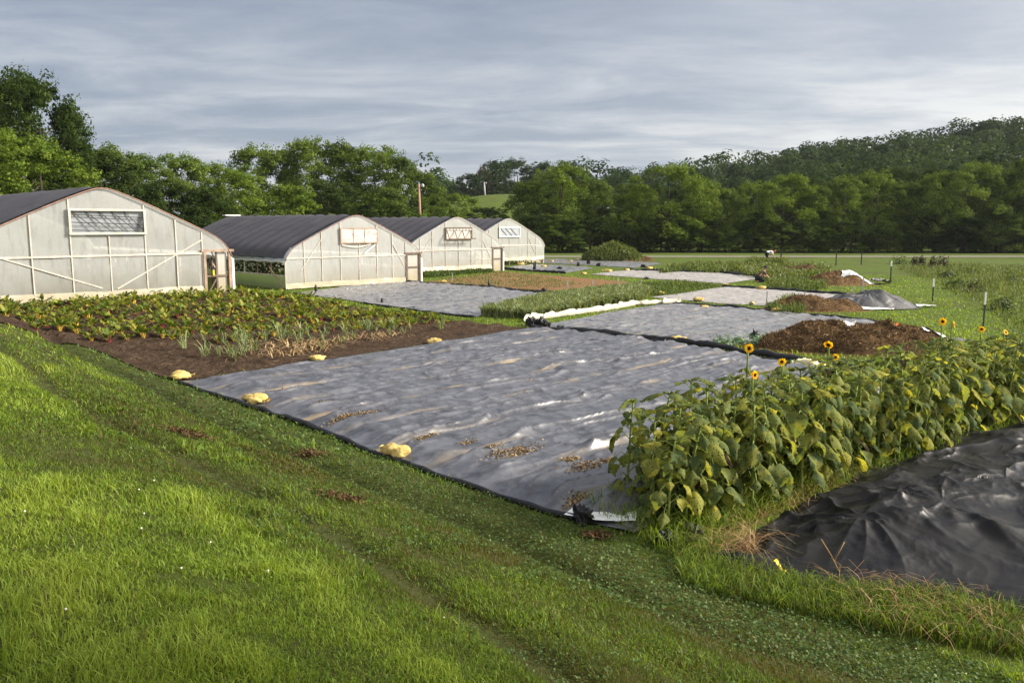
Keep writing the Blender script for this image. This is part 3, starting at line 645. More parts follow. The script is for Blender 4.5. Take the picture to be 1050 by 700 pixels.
        for k in range(5): part('roof_bow', 'post', lambda mb: mb.tube([(vx0+.1+k*.42, -.07, vz1-.05), (min(vx1, vx0+.9+k*.42), -.07, vz0+.08)], .014, 5), vf)
    elif vent == 'bars':
        part('pane', 'clearpane', lambda mb: mb.box((mx, -.09, mz), (w, .01, h)), vf)
        T = (-.42, .30)
        part('flap', 'darkwood', lambda mb: mb.box((mx, -.13+T[0], vz0+.03), (w+.1, .06, .07)), vf)
        for k in range(4): part('bar', 'darkwood', lambda mb: mb.bar((vx0+.1+k*.72, -.14, vz1-.2), (vx0-.05+k*.72, -.13+T[0], vz0+.05), .06, .04), vf)
        for k in range(8): part('slat', 'clearpane', lambda mb: mb.box((vx0+.2+k*.3, -.14, vz1-.12), (.24, .03, .10)), vf)
    else:
        part('pane', 'pane', lambda mb: mb.box((mx, -.10, mz), (w, .01, h)), vf)
        for k in range(3): part('bar', 'post', lambda mb: mb.tube([(vx0+.1+k*.6, -.125, vz1-.08), (vx0+.9+k*.6, -.125, vz0+.08)], .018, 5), vf)
    # doorway at the right corner
    if door:
        dw = 'darkwood' if door != 'ajar' else 'wood'
        d = empty('door', (0, 0, 0)); d.parent = g
        for x in (dx0+.04, dx1-.01): part('frame', dw, lambda mb: mb.box((x, -.07, dz/2), (.10, .10, dz)), d)
        part('frame', dw, lambda mb: mb.box(((dx0+dx1)/2+.04, -.068, dz+.03), (dx1-dx0+.25, .12, .09)), d)
        if door == 'ajar':
            part('panel', 'filmwhite', lambda mb: mb.box((dx0+.74, -.01, dz/2), (.36, .02, dz-.1)), d)
            part('rail', 'darkwood', lambda mb: mb.box(((dx0+dx1)/2, -.04, .80), (dx1-dx0-.16, .04, .07)), d)
            part('post', 'darkwood', lambda mb: mb.box((dx0+.52, -.02, dz/2), (.07, .06, dz)), d)
            part('post', 'palewood', lambda mb: mb.box((dx0+.27, .9, dz/2), (.08, .08, dz)), d)
            part('brace', 'darkwood', lambda mb: mb.bar((dx0+.12, -.02, .1), (dx0+.5, -.02, .7), .05, .04), d)
            part('handle', 'yellowthing', lambda mb: mb.box((dx0+.36, -.08, .92), (.05, .05, .2)), d)
        else:
            part('panel', 'filmwhite', lambda mb: mb.box(((dx0+dx1)/2+.02, -.02, dz/2), (dx1-dx0-.12, .02, dz-.02)), d)
            part('rail', dw, lambda mb: mb.box(((dx0+dx1)/2, -.055, .92), (dx1-dx0-.14, .04, .09)), d)
        part('corner_post', 'whitepaint', lambda mb: mb.box((4.60, -.05, .72), (.09, .1, 1.44)))
    # roof film with the shade cloth over it
    ys = np.concatenate([np.linspace(-.12, .5, 4), np.linspace(.7, L, 60)])
    A = ARCS
    P = np.stack([np.stack([A[:, 0], A[:, 0]*0+y, A[:, 1]+.0-.02*np.sin(y*math.pi/1.25)**2*0], 1) for y in ys], 0)
    mb = MB(); mb.grid(P); mb.build('roof_film', 'film2' if seed != 4 else 'film3', g)
    ys = np.linspace(.28, L-.25, 150); c = (np.abs(((ys/1.22) % 1)-.5)*2)**2
    B = A[1:-1].copy(); nn = np.gradient(B, axis=0); nn = np.stack([-nn[:, 1], nn[:, 0]], 1); nn /= np.linalg.norm(nn, axis=1)[:, None]
    P = np.zeros((150, len(B), 3))
    for i, y in enumerate(ys):
        o = .02+.085*c[i]; jit = .03*(fbm(B[:, 0]*1.2, B[:, 0]*0+y*.7, seed+20, 2)-.5)
        P[i] = np.stack([B[:, 0]+nn[:, 0]*(o+jit), B[:, 0]*0+y, B[:, 1]+nn[:, 1]*(o+jit)], 1)
    mb = MB(); mb.grid(P); mb.build('shade_cloth', 'shade', g)
    part('ridge_cap', 'whitepaint', lambda mb: mb.box((0, L-.1, 4.08), (1.1, .5, .06)))
    # bent tube and red lath along the front edge of the roof
    mb = MB(); mb.tube(np.stack([A[:, 0]*1.003, A[:, 0]*0-.13, A[:, 1]+.01], 1), .020, 6); mb.build('edge_lath', 'trim' if seed < 3 else 'palewood', g)
    # sides: a film panel below, an open gap with posts, a rolled curtain at the eave
    for sx in (-1, 1):
        ys = np.linspace(0, L, 50); P = np.stack([np.stack([ys*0+sx*(4.53+.02*fbm(ys*1.3, ys*0, seed+9, 2)), ys, ys*0+z], 1) for z in (.04, .35, .72)], 1)
        mb = MB(); mb.grid(P); mb.build('side_panel', 'filmwhite', g)
        mb = MB(); mb.tube(np.stack([ys*0+sx*4.58, ys, 1.44+.06*np.abs(np.sin(ys*2.4))], 1), .06, 7); mb.build('rolled_curtain', 'filmwhite', g)
        for y in np.arange(0, L+.1, 1.5): part('side_post', 'darkwood' if int(y) % 2 else 'palewood', lambda mb: mb.box((sx*4.50, y, .73), (.05, .06, 1.46)))
        part('side_rail', 'palewood', lambda mb: mb.box((sx*4.535, L/2, .76), (.03, L, .06)))
        part('side_brace', 'wood', lambda mb: mb.bar((sx*4.57, .15, .1), (sx*4.57, 1.6, 1.2), .05, .04))
    # back wall
    mb = MB()
    for a, b in zip(xb[:-1], xb[1:]): mb.add([(a, L, .1), (b, L, .1), (b, L, float(zarc(b))), (a, L, float(zarc(a)))], [[0, 1, 2, 3]])
    mb.build('back_wall', film, g)
    for y in np.arange(1.25, L, 2.5):
        mb = MB(); mb.tube(np.stack([A[:, 0]*.985, A[:, 0]*0+y, A[:, 1]-.05], 1), .03, 5); mb.build('roof_bow', 'steel', g)
    # crops growing inside, seen dimly through the film
    mb = MB(); n = 1500; q = rg.random((n, 3)); Pp = np.stack([np.round((q[:, 0]-.5)*5)*1.5+rg.normal(0, .22, n), .8+q[:, 1]*(L-1.5), .1+q[:, 2]**1.3*1.25], 1)
    wpos = Pp @ rotz(math.pi/4).T+np.array(center)
    cards(mb, wpos, rg.normal(size=(n, 3)), rg.uniform(.15, .4, n), seed, rg.random(n)*.7+.3)
    o = mb.build('greenhouse_crops', 'weed'); tag(o, kind='stuff')
    return g
u2 = np.array([R2, R2, 0])
def gcen(right=None, left=None, z=None):
    p = at(*(right or left)); c = p-u2*4.55 if right else p+u2*4.55
    c[2] = float(H(c[0], c[1])) if z is None else z; return c
c1 = np.array([-10.85, 31.7, 0])-u2*4.55; c1[2] = .70
greenhouse(c1, 'nearest greenhouse at far left with beige film and a wire crossed vent', 'film', 'open', 'ajar', .22, seed=1)
greenhouse(gcen(left=(292.5, 297.5)), 'second greenhouse from the left, with a brown framed clear vent', 'film2', 'clear', 'shut', .10, seed=2)
greenhouse(gcen(right=(515, 277.5)), 'third greenhouse, with dark tilted vent bars and wrinkled white film', 'film2', 'bars', 'shut', .28, seed=3)
greenhouse(gcen(right=(557.5, 270)), 'farthest and smallest looking greenhouse with a grey vent and no door', 'film3', 'pane', None, .42, seed=4)
for o in [q for q in C.objects if q.name.startswith('greenhouse_crops')]: pass
# ================================================================== SMALL THINGS
def lump(mb, c, r, seed, amp, n=12, m=0, flat=True, ex=1.0, crag=0):
    th = np.linspace(0, 2*math.pi, n*2+1)[None]; ph = np.linspace(-math.pi/2, math.pi/2, n)[:, None]
    d = np.stack([np.cos(ph)*np.cos(th), np.cos(ph)*np.sin(th), np.sin(ph)+0*th], -1)
    k = 1+amp*(fbm(d[..., 0]*1.8+seed*3.1, d[..., 1]*1.8+d[..., 2]*2.3, seed, 3)-.5)*2+amp*.6*(ridge(d[..., 0]*3+seed, d[..., 1]*3+d[..., 2]*2, seed+3, 2)-.5)
    if crag: k = k*(.62+crag*ridge(d[..., 0]*2.6+seed*1.7, d[..., 1]*2.6+d[..., 2]*3.1, seed+8, 3)**2.2)*(1+.35*np.maximum(d[..., 2], 0)*(vn(d[..., 0]*4+seed, d[..., 1]*4, seed+9)*2-.6))
    p = np.sign(d)*np.abs(d)**ex*k[..., None]*np.asarray(r)
    if flat: p[..., 2] = np.maximum(p[..., 2], -np.asarray(r)[2]*.55)+np.asarray(r)[2]*.55
    mb.grid(p+np.asarray(c), m)
def sandbag(p, size, rz, label, cat='sandbag', mat='bag', v=0, group='yellow sandbags holding down the plastic'):
    e = empty('sandbag', p, rz); tag(e, label, cat, group)
    mb = MB(); lump(mb, (0, 0, 0), (.22*size, .155*size, .095*size), 5+v, .52, 12, ex=.8); mb.build('sack', mat, e)
    th = np.linspace(0, 2*math.pi, 11); k = [(.17, .07, .05), (.24, .03, .055), (.28, .035, .06), (.32, .06, .075)]
    mb = MB(); mb.grid(np.stack([np.stack([np.full(11, a*size), b*size*np.cos(th)*(1+.3*np.sin(th*3)), size*(c+b*.45*np.sin(th))], 1) for a, b, c in k], 0)); mb.build('tied_neck', mat, e)
    return e
BAGS = [(185, 389.5, 1.0, .3, 'sandbag on the grass corner where soil bed and largest sheet meet'), (262, 414.5, 1.1, -.5, 'flattened sandbag with a pointed neck, second along the lawn edge of the largest sheet'),
        (407, 469, 1.0, 2.5, 'plump yellow sandbag nearest the camera on the lawn edge of the largest sheet'), (325, 371, .85, .8, 'small sandbag at the edge between garden soil and largest sheet'),
        (446, 353.5, .9, 2.4, 'sandbag on the soil edge nearest the crumpled black plastic'), (657, 304.6, .8, .3, 'sandbag by the right end of the leek bed'),
        (677.7, 301.8, .9, .7, 'sandbag on the grass at the left corner of the bleached sheet'), (716.6, 309, 1.2, 2.7, 'tilted sandbag at the front edge of the bleached sheet'),
        (722, 317, 1.0, .2, 'sandbag on the back edge of the dusty grey sheet left of centre'), (771, 312.6, .8, 1, 'sandbag at the right front edge of the bleached sheet'),
        (744, 294.2, 1.2, 1.8, 'sandbag at the far left corner of the bleached sheet'), (780.6, 297.2, 1.4, .2, 'upright sandbag on the back edge of the bleached sheet'),
        (796, 320.8, 1.3, .2, 'upright sandbag at the back edge of the dusty grey sheet'), (708.6, 278.8, 1.3, .3, 'middle sandbag behind the pale sheet by the kneeling person'),
        (665.6, 276.2, 1.4, .3, 'sandbag at the weedy far side of the pale sheet'), (642.5, 278, 1.4, 1, 'sandbag at the far left of the pale sheet'),
        (623, 279.2, 1.7, 2.6, 'tilted sandbag at the left tip of the pale sheet'), (766, 281, 1.4, 0, 'sandbag behind the pale sheet, just left of the kneeling person'),
        (695, 351, 1.0, .1, 'sandbag lying in the grass strip behind the largest sheet'), (565.7, 269, 1.3, 1.5, 'sandbag at the left of the farthest grey sheet'),
        (585, 269.3, 1.5, 1.8, 'second sandbag on the farthest grey sheet'), (592.6, 267, 1.3, 0, 'sandbag at the rear of the farthest grey sheet by the weed mound'),
        (533.8, 272.2, 1.9, .1, 'sandbag close to the corner of the farthest greenhouse'), (557.8, 274.2, 1.3, 0, 'sandbag in the middle of the small grey sheet'),
        (454.7, 290.4, 1.2, 2.8, 'sandbag before the third greenhouse at the edge of the grey sheet'), (598.6, 281.6, 1.1, .2, 'sandbag in the grass right of the small grey sheet'),
        (870, 303.5, 1.0, .4, 'sandbag behind the shiny black mound at the bleached sheet corner')]
for i, (a, b, s, rz, l) in enumerate(BAGS): sandbag(at(a, b)+np.array([0, 0, .05]), s*(.95 if b > 330 else .74), rz, l, v=i)
sandbag(at(827, 377)+np.array([0, 0, .05]), 1.15, 2.6, 'bulky pale sandbag by the sunflowers at the end of the grass strip', mat='palebag', v=41)
sandbag(at(840, 380.5)+np.array([0, 0, .05]), .9, .4, 'slumped pale sandbag just right of the bulky pale one', mat='palebag', v=42)
def scrap(p, r, seed, label, group='black plastic weights'):
    mb = MB(); rg = np.random.default_rng(seed)
    lump(mb, (0, 0, 0), r, seed, .55, 11 if r[0] < .13 else 26, ex=.9, crag=.0 if r[0] < .13 else .55)
    for k in range(3 if r[0] < .13 else 4):
        a = rg.random()*6.28; q = np.array([math.cos(a), math.sin(a)])
        mb.grid(np.array([[[q[0]*r[0]*.2*t-q[1]*w*r[1], q[1]*r[0]*.2*t+q[0]*w*r[1], r[2]*(.4+t*.9*rg.uniform(.7, 1.2))] for w in (-.45*(1-t*.6), 0, .45*(1-t*.6))] for t in (0, .5, 1.)]))
    o = mb.build('plastic_scrap', 'blackedge'); o.location = p; o.rotation_euler = (0, 0, rg.random()*6); return tag(o, label, 'plastic scrap', group)
SCR = [(598, 536, .14, .11, 'torn black plastic bag standing before the white underside of the largest sheet'), (682, 557, .15, .09, 'rounded black plastic lump in the grass before the first sunflowers'), (711, 553, .15, .10, 'black plastic lump under the sunflowers beside the lower right heap'),
       (545, 334.5, .26, .20, 'big crumpled black plastic bundle where the row cover begins'), (556, 337, .22, .2, 'crumpled black plastic right beside the big bundle'), (575, 339, .16, .1, 'flat black crumple on the fold of the largest sheet'),
       (593.5, 274, .35, .4, 'tall black lump on the edge of the small grey sheet'), (603.4, 271.6, .3, .42, 'black lump standing on the farthest grey sheet'), (613.5, 273, .3, .25, 'low black lump right on the farthest grey sheet'),
       (573.8, 276.8, .35, .24, 'black lump in the middle of the small grey sheet edge'), (548, 277.6, .22, .55, 'tall curled black plastic on the small grey sheet'), (558, 301.6, .25, .3, 'rounded black lump at the right tip of the grey sheet'),
       (501.6, 294.8, .15, .42, 'pointed black flap on the back edge of the grey sheet'), (383.5, 289.8, .15, .36, 'curled black flap against the second greenhouse foot'), (392, 312.6, .14, .28, 'black flap on the front edge of the grey sheet'), (324, 300.6, .14, .45, 'spiky black flap at the left corner of the second greenhouse'),
       (423, 317.2, .2, .12, 'low black crumple on the front edge of the grey sheet'), (659.5, 274, .35, .25, 'black lump at the right end of the farthest grey sheet'), (663, 286.4, .35, .14, 'flat black crumple left on the pale sheet edge'), (774, 349, .16, .16, 'black lump among grey green plants by the largest heap'),
       (740, 358, .2, .08, 'flat black crumple at the corner of the dusty grey sheet'), (680, 354.8, .2, .09, 'knotted black plastic on the rolled edge of the largest sheet')]
for i, (a, b, r, h, l) in enumerate(SCR): scrap(at(a, b), ((r, r*.75, h) if b > 330 else (r*.62, r*.42, h*.62)), 30+i, l)
# plants' stakes and fence posts
def post(px_, pb, pt, label, white=0, r=.022, name='fence_post', mat='post', group='steel fence posts', lean=0):
    p = at(px_, pb); h = (231-pt)/F*p[1]+CAMZ-p[2]
    e = empty(name, p); tag(e, label, 'post', group)
    mb = MB(); mb.box((lean*h/2, 0, h*(1-white)/2), (r*2.2, r*.8, h*(1-white))); mb.box((lean*h/2, r*.7, h*(1-white)/2), (r*.6, r, h*(1-white)*.985)); mb.build('shaft', mat, e, smooth=False)
    if white: mb = MB(); mb.box((0, 0, h*(1-white/2)), (r*2.6, r*1.6, h*white)); mb.build('white_top', 'whitepaint', e, smooth=False)
    return e
post(1008, 336, 299, 'white topped post nearest the camera, by the weedy meadow', .35, .022)
post(956, 309, 285, 'middle white topped post along the weedy meadow edge', .36, .026)
post(913, 287.5, 267, 'farthest white topped post at the corner of the weedy meadow', .28, .034)
post(883, 271.5, 256.5, 'dark post right of the other two, in the grass before the road', 0, .04); post(857, 272.5, 256, 'middle dark post in the grass before the road', 0, .04); post(800.5, 271, 257, 'dark post just right of the person in white', 0, .05)
post(884.5, 300, 284, 'thin grey post before the rounded heap', 0, .03, 'stake', 'steel', 'grey stakes'); post(874.5, 303, 293, 'short grey stake behind the shiny black mound', 0, .03, 'stake', 'steel', 'grey stakes')
post(786, 313, 298, 'thin grey rod at the front edge of the bleached sheet', 0, .02, 'stake', 'steel', 'grey stakes'); post(825, 305, 298.5, 'short pale stake at the back of the bleached sheet', 0, .03, 'stake', 'steel', 'grey stakes')
for x, b, t, w in ((582, 300, 287, 'leftmost of four'), (608, 298, 287, 'second of four'), (634, 294.5, 284, 'third of four'), (657.5, 293, 286, 'rightmost of four')): post(x, b, t, f'pale wooden stake on the clay bed edge, {w}', 0, .035, 'stake', 'palewood', 'pale bed stakes')
post(334, 293, 282, 'short stick in front of the second greenhouse skirt', 0, .02, 'stake', 'wood', 'pale bed stakes'); post(464, 289.5, 280, 'thin pale stake before the third greenhouse', 0, .025, 'stake', 'palewood', 'pale bed stakes')
p = at(161, 307); mb = MB(); mb.tube([p, p+np.array([-.11, .02, .9]), p+np.array([-.24, .03, 1.75])], .022, 6); mb.tube([p+np.array([-.24, .03, 1.72]), p+np.array([-.245, .03, 1.85])], .032, 6)
tag(mb.build('pole', 'wood', base=True), 'thin leaning wooden pole among the chard before the nearest greenhouse', 'pole')
p = at(45, 313); mb = MB(); mb.box(p+np.array([0, 0, .17]), (.06, .02, .34)); tag(mb.build('plant_marker', 'whitepaint', base=True, smooth=False), 'small white plant marker in the bed at far left', 'plant marker')
# utility poles
def upole(px_, d, top, label, mat='pole', r=.14):
    p = atd(px_, d); h = topz(px_, top, d)-p[2]; e = empty('utility_pole', p); tag(e, label, 'utility pole', 'utility poles')
    mb = MB(); mb.tube([(.25, 0, 0), (.1, 0, h*.5), (0, 0, h)], [r*1.15, r, r*.8], 9); mb.build('shaft', mat, e)
    mb = MB(); mb.tube([(.05, -.12, h-.35), (.5, -.3, h-.15)], .04, 6); mb.build('bracket', 'steel', e)
    mb = MB(); lump(mb, (.45, -.3, h-.32), (.17, .17, .24), 3, .05, 8); mb.build('transformer', 'steel', e); return e
upole(431, 90, 189, 'brown utility pole before the leafy trees behind the greenhouses'); upole(497, 205, 187, 'pale utility pole far off by the hillside meadow', 'steel', .2)
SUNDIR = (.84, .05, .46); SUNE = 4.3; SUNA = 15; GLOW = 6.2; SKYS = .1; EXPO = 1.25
# ================================================================== TREES
def crown_mesh(name, seed, n=19000, leaf=.020, wide=.46, low=.12, kind='round', nl=27):
    # main lobes on the crown's envelope, each built of small leafy clumps with gaps between them
    rg = np.random.default_rng(seed); mb = MB(); Ps = []; Ns = []; Ts = []; per = n//(nl*13)
    for i in range(nl):
        t = ((i+.5)/nl)**.85; z = low+(1-low)*t; 
        if kind == 'round': w = wide*math.sqrt(max(.04, 1-(2*t-.75)**2*.6))
        elif kind == 'tall': w = wide*(.55+.45*math.sin(math.pi*min(1, t*.9+.12)))*.85
        else: w = wide*(1.05-t*.9)
        a = i*2.39996+rg.normal()*.5; lr = rg.uniform(.12, .20)*(1.12-.42*t); r = max(0, w-lr*.7)*rg.uniform(.55, 1.05)
        c = np.array([r*math.cos(a), r*math.sin(a), min(z, 1-lr*.75)]); lt = rg.normal(0, .10)
        for k in range(14):
            d = rg.normal(size=3); d /= np.linalg.norm(d)
            if d[2] < -.35: d[2] = -d[2]*.6
            cc = c+d*lr*rg.uniform(.5, 1.0)*np.array([1, 1, 1.]); cr = rg.uniform(.036, .070)*(1.1-.3*t); m = int(per*rg.uniform(.6, 1.5))
            e = rg.normal(size=(m, 3)); e /= np.linalg.norm(e, axis=1)[:, None]; e[:, 2] = np.where(e[:, 2] < -.2, e[:, 2]*.4, e[:, 2])
            p = cc+e*cr*(rg.uniform(.45, 1.15, m)**.8)[:, None]*np.array([1.05, 1.05, .95])
            Ps.append(p); Ns.append(e*.8+d*.45+np.array([0, 0, .35])+rg.normal(size=(m, 3))*.42); Ts.append(np.clip(.5+lt+rg.normal(0, .10)+rg.normal(0, .17, m), 0, 1))
    AP = np.concatenate(Ps); k = len(AP)//18; sp = AP[rg.integers(0, len(AP), k)]+rg.normal(size=(k, 3))*.022
    Ps.append(sp); Ns.append(rg.normal(size=(k, 3))); Ts.append(rg.random(k))
    P = np.concatenate(Ps); P[:, 2] /= np.percentile(P[:, 2], 99.3); cards(mb, P, np.concatenate(Ns), leaf*rg.uniform(.55, 1.35, len(P)), seed, np.concatenate(Ts), 0, .62)
    o = mb.build(name, TREE_MATS['mid']); return o
def trunk_mesh(seed, low=.12):
    rg = np.random.default_rng(seed+500); mb = MB()
    mb.tube([(0, 0, -.02), (.005, 0, .12), (.01*rg.normal(), .01*rg.normal(), .35), (.02*rg.normal(), .02*rg.normal(), .75)], [.030, .022, .017, .006], 8)
    for k in range(7):
        a = rg.random()*6.28; z = rg.uniform(.16, .55); l = rg.uniform(.18, .36); q = np.array([math.cos(a), math.sin(a), 0])
        mb.tube([np.array([0, 0, z]), q*l*.5+np.array([0, 0, z+.09]), q*l+np.array([0, 0, z+.24])], [.011, .007, .002], 5)
    return mb.build('trunk', 'bark')
PROTO = []
for i, (kind, wide, low, n, leaf) in enumerate([('round', .50, .04, 19000, .020), ('round', .46, .02, 19000, .020), ('round', .56, .05, 21000, .020), ('tall', .42, .02, 17000, .019), ('round', .52, .0, 19000, .020), ('tall', .50, .0, 17000, .020), ('cone', .46, .0, 17000, .018), ('round', .60, -.04, 15000, .027)]):
    c = crown_mesh('crown', 100+i, n, leaf, wide, low, kind); t = trunk_mesh(100+i, low); PROTO.append((c.data, t.data)); bpy.data.objects.remove(c); bpy.data.objects.remove(t)
rt = np.random.default_rng(5)
def tree(px_, top, d, k, mat, label, wmul=1.0, group='trees', name='tree', cat='tree', zmul=1):
    p = atd(px_, d); h = (topz(px_, top, d)-p[2])*.985
    e = empty(name, p, rt.random()*6.28); w = h*wmul; e.scale = (w, w*rt.uniform(.9, 1.1), h); tag(e, label, cat, group)
    for nm, me in zip(('crown', 'trunk'), PROTO[k]):
        o = bpy.data.objects.new(nm, me); C.objects.link(o); o.parent = e
        if nm == 'crown': o.material_slots[0].link = 'OBJECT'; o.material_slots[0].material = TREE_MATS[mat]
    return e
# big trees behind the nearest greenhouse
GA = 'trees behind the nearest greenhouse'
LA = [(-70, 60, 62, 1, 'light', 1.0), (-20, 80, 64, 4, 'light', .95), (20, 70, 66, 3, 'dark', .8), (52, 78, 60, 0, 'dark', .75), (82, 112, 62, 6, 'dark', .75), (8, 128, 54, 2, 'bright', 1.05), (52, 145, 52, 1, 'bright', 1.0), (104, 155, 60, 4, 'dark', 1.0),
      (-60, 150, 52, 2, 'mid', 1.1)]
DA = ['tallest tree cut by the left frame edge', 'tall mid green tree at far left', 'tall feathery dark tree, its top highest on the left', 'tall dark tree beside the feathery one', 'narrow dark pointed tree on the right flank of the tall group', 'yellow green spreading tree just behind the dark greenhouse roof', 'light green low tree behind the nearest greenhouse ridge', 'dark rounded tree low beside the light one', 'mid green tree cut off by the left edge']
for a, l in zip(LA, DA): tree(a[0], a[1], a[2], a[3], a[4], l, a[5], GA)
LB = [(122, 150, 76, 0, 'mid', 1.0), (150, 160, 74, 1, 'mid', 1.1), (192, 158, 80, 3, 'light', 1.0), (222, 166, 82, 5, 'light', .95), (246, 176, 78, 2, 'bright', .9), (172, 186, 70, 4, 'dark', 1.3), (215, 192, 72, 1, 'dark', 1.3)]
DB = ['domed tree above the right slope of the nearest greenhouse', 'broad green tree next to the domed one', 'airy tree with open branches against the sky', 'mid green tree right of the airy tree', 'lighter tree before the tall middle clump', 'dark low tree behind the gap between the first greenhouses', 'dark low tree behind the second greenhouse roof']
for a, l in zip(LB, DB): tree(a[0], a[1], a[2], a[3], a[4], l, a[5], 'trees between the first two greenhouses')
LC = [(272, 150, 98, 0, 'light', .9), (300, 151, 102, 5, 'mid', .85), (322, 143, 100, 2, 'light', .8), (352, 146, 100, 1, 'mid', .85), (386, 149, 98, 3, 'light', .9), (410, 158, 95, 0, 'mid', .85), (430, 176, 94, 4, 'mid', .9), (340, 185, 90, 4, 'dark', 1.3), (395, 192, 88, 1, 'mid', 1.4), (300, 190, 82, 7, 'bright', 1.15), (268, 200, 80, 2, 'light', 1.1),
      (445, 200, 100, 1, 'mid', 1.1), (474, 199, 112, 2, 'light', 1.15), (455, 214, 104, 7, 'mid', 1.5)]
DC = ['leftmost tree of the tall middle clump', 'second tree from left in the tall middle clump', 'tallest tree of the middle clump', 'tree just right of the tallest in the middle clump', 'broad tree left of the brown utility pole', 'ragged tree right behind the brown utility pole', 'last tree sloping down right of the brown utility pole', 'dark tree filling the foot of the middle clump', 'green tree behind the third greenhouse roof', 'bright yellow green bushy tree above the second greenhouse', 'smaller light green tree left of the bright bushy one',
      'tree right of the pole behind the third greenhouse', 'light green rounded tree before the hillside meadow', 'low bushy tree between the pole and the light rounded tree']
for a, l in zip(LC, DC): tree(a[0], a[1], a[2], a[3], a[4], l, a[5], 'trees behind the middle greenhouses')
LD = [(458, 186, 225, 0, 'hazeblue', .9), (482, 178, 230, 2, 'hazeblue', .9), (470, 195, 205, 1, 'hazeblue', 1.2), (508, 165, 245, 3, 'hazeblue', .9), (498, 172, 235, 5, 'dry', .8), (530, 163, 240, 0, 'hazeblue', .95), (556, 166, 235, 1, 'hazeblue', 1.0), (546, 180, 215, 2, 'hazeblue', 1.1), (580, 172, 235, 3, 'hazeblue', 1.0), (490, 203, 205, 4, 'hazeblue', 1.1), (515, 190, 262, 4, 'hazeblue', 1.3), (534, 190, 206, 1, 'hazeblue', .8)]
for i, a in enumerate(LD): tree(a[0], a[1], a[2], a[3], a[4], f'bluish distant tree around the hillside meadow, {ORD[i]} from its left', a[5], 'distant trees around the hillside meadow')
# the wood beyond the gravel road, front row, named from the meadow gap rightwards; lighter leaf colours stand in for sunlit crowns
xs = [(542, 186, 'mid', 4), (575, 168, 'bright', 0), (609, 184, 'mid', 3), (640, 200, 'bright', 7), (655, 190, 'light', 1), (684, 169, 'bright', 2), (715, 182, 'light', 5), (742, 194, 'mid', 4), (768, 187, 'light', 0), (800, 179, 'bright', 2), (832, 190, 'mid', 3), (862, 180, 'light', 1), (893, 176, 'light', 0), (925, 186, 'mid', 5), (955, 178, 'light', 4), (985, 167, 'light', 2), (1018, 174, 'mid', 0), (1050, 160, 'light', 1), (1085, 165, 'mid', 4), (1120, 160, 'mid', 2), (1160, 165, 'mid', 0)]
for i, (x, t, m, k) in enumerate(xs):
    tree(x, t, rt.uniform(104, 110), k, m, f'{m} green tree, {ORD[i]} from the meadow gap in the front row beyond the road', .95 if i not in (1, 5) else 1.05, 'front row of the wood beyond the road')
for i in range(26):   # second row, only tops and gaps show; its shade is put into darker leaves
    x = 540+i*25+rt.uniform(-8, 8); t = np.interp(x, [540, 620, 700, 800, 900, 1000, 1200], [188, 192, 184, 186, 176, 170, 165])+rt.uniform(-4, 12)
    tree(x, t, rt.uniform(120, 132), int(rt.integers(0, 6)), ['dark', 'dark', 'mid', 'dark'][int(rt.integers(0, 4))], f'{ORD[i]} tree from the left in the second row of the wood, half hidden', 1.0, 'second row of the wood beyond the road')
for i in range(34):   # understorey shrubs closing the foot of the wood; shade there is put into dark leaf colours
    x = 528+i*19+rt.uniform(-6, 6); t = 262-rt.uniform(24, 46)
    tree(x, t, rt.uniform(101.5, 105), [7, 4, 7, 1][i % 4], ['dark', 'dark', 'mid'][i % 3], f'{ORD[i]} shrub from the left along the dark foot of the wood', 1.5, 'shrubs at the foot of the wood', 'shrub', 'shrub')
for i in range(20):
    x = 560-i*30+rt.uniform(-8, 8)
    tree(x, 262-rt.uniform(30, 52), rt.uniform(104, 112) if x > 440 else rt.uniform(86, 98), [7, 4, 2, 1][i % 4], ['dark', 'mid'][i % 2], f'{ORD[i]} shrub leftwards from the wood end, behind the greenhouses', 1.3, 'shrubs behind the greenhouses', 'shrub', 'shrub')
# forested hill: far off, reads as one mass
mb = MB(); rg = np.random.default_rng(77)
def hill_trees(n, r0, r1, x0, x1, hmin, hmax, leafs, sz, skip=True):
    for i in range(n):
        r = r0+(r1-r0)*rg.random()**.8; pxx = rg.uniform(x0, x1); a = math.atan((pxx-525)/F); x, y = r*math.sin(a), r*math.cos(a)
        if skip and abs(x+3) < 26 and 130 < y < 205: continue
        h = rg.uniform(hmin, hmax)*(np.interp(pxx, [560, 720, 860], [.62, .72, 1]) if r < 200 else 1); z = float(H(x, y)); tb = rg.normal(.48, .24); w = h*rg.uniform(.36, .5)
        for l in range(7):
            cz = rg.uniform(.25, .86)*h; aa = rg.random()*6.28; rr = w*rg.random()*.75; lr = w*rg.uniform(.35, .6)
            k = leafs//7; d = rg.normal(size=(k, 3)); d /= np.linalg.norm(d, axis=1)[:, None]; d[:, 2] = np.where(d[:, 2] < -.3, -d[:, 2], d[:, 2])
            P = np.array([x+rr*math.cos(aa), y+rr*math.sin(aa), z+cz])+d*lr*np.array([1, 1, .8])*rg.uniform(.7, 1.1, k)[:, None]
            cards(mb, P, d*1.1+rg.normal(size=(k, 3))*.35+np.array([0, 0, .35]), sz*rg.uniform(.6, 1.4, k), int(rg.integers(1e6)), np.clip(tb+rg.normal(0, .17, k), 0, 1), 0, .7)
hill_trees(230, 134, 200, 560, 1280, 10, 14, 560, .62)
tag(mb.build('forest', TREE_MATS['hazeblue']), kind='stuff'); mb = MB()
hill_trees(460, 200, 350, 430, 1300, 10, 15, 420, .85)
hill_trees(190, 106, 330, 1190, 2100, 10, 15, 300, .95)
hill_trees(90, 225, 350, 300, 520, 9, 13, 320, .9)
tag(mb.build('forest', TREE_MATS['hazeblue']), kind='stuff')
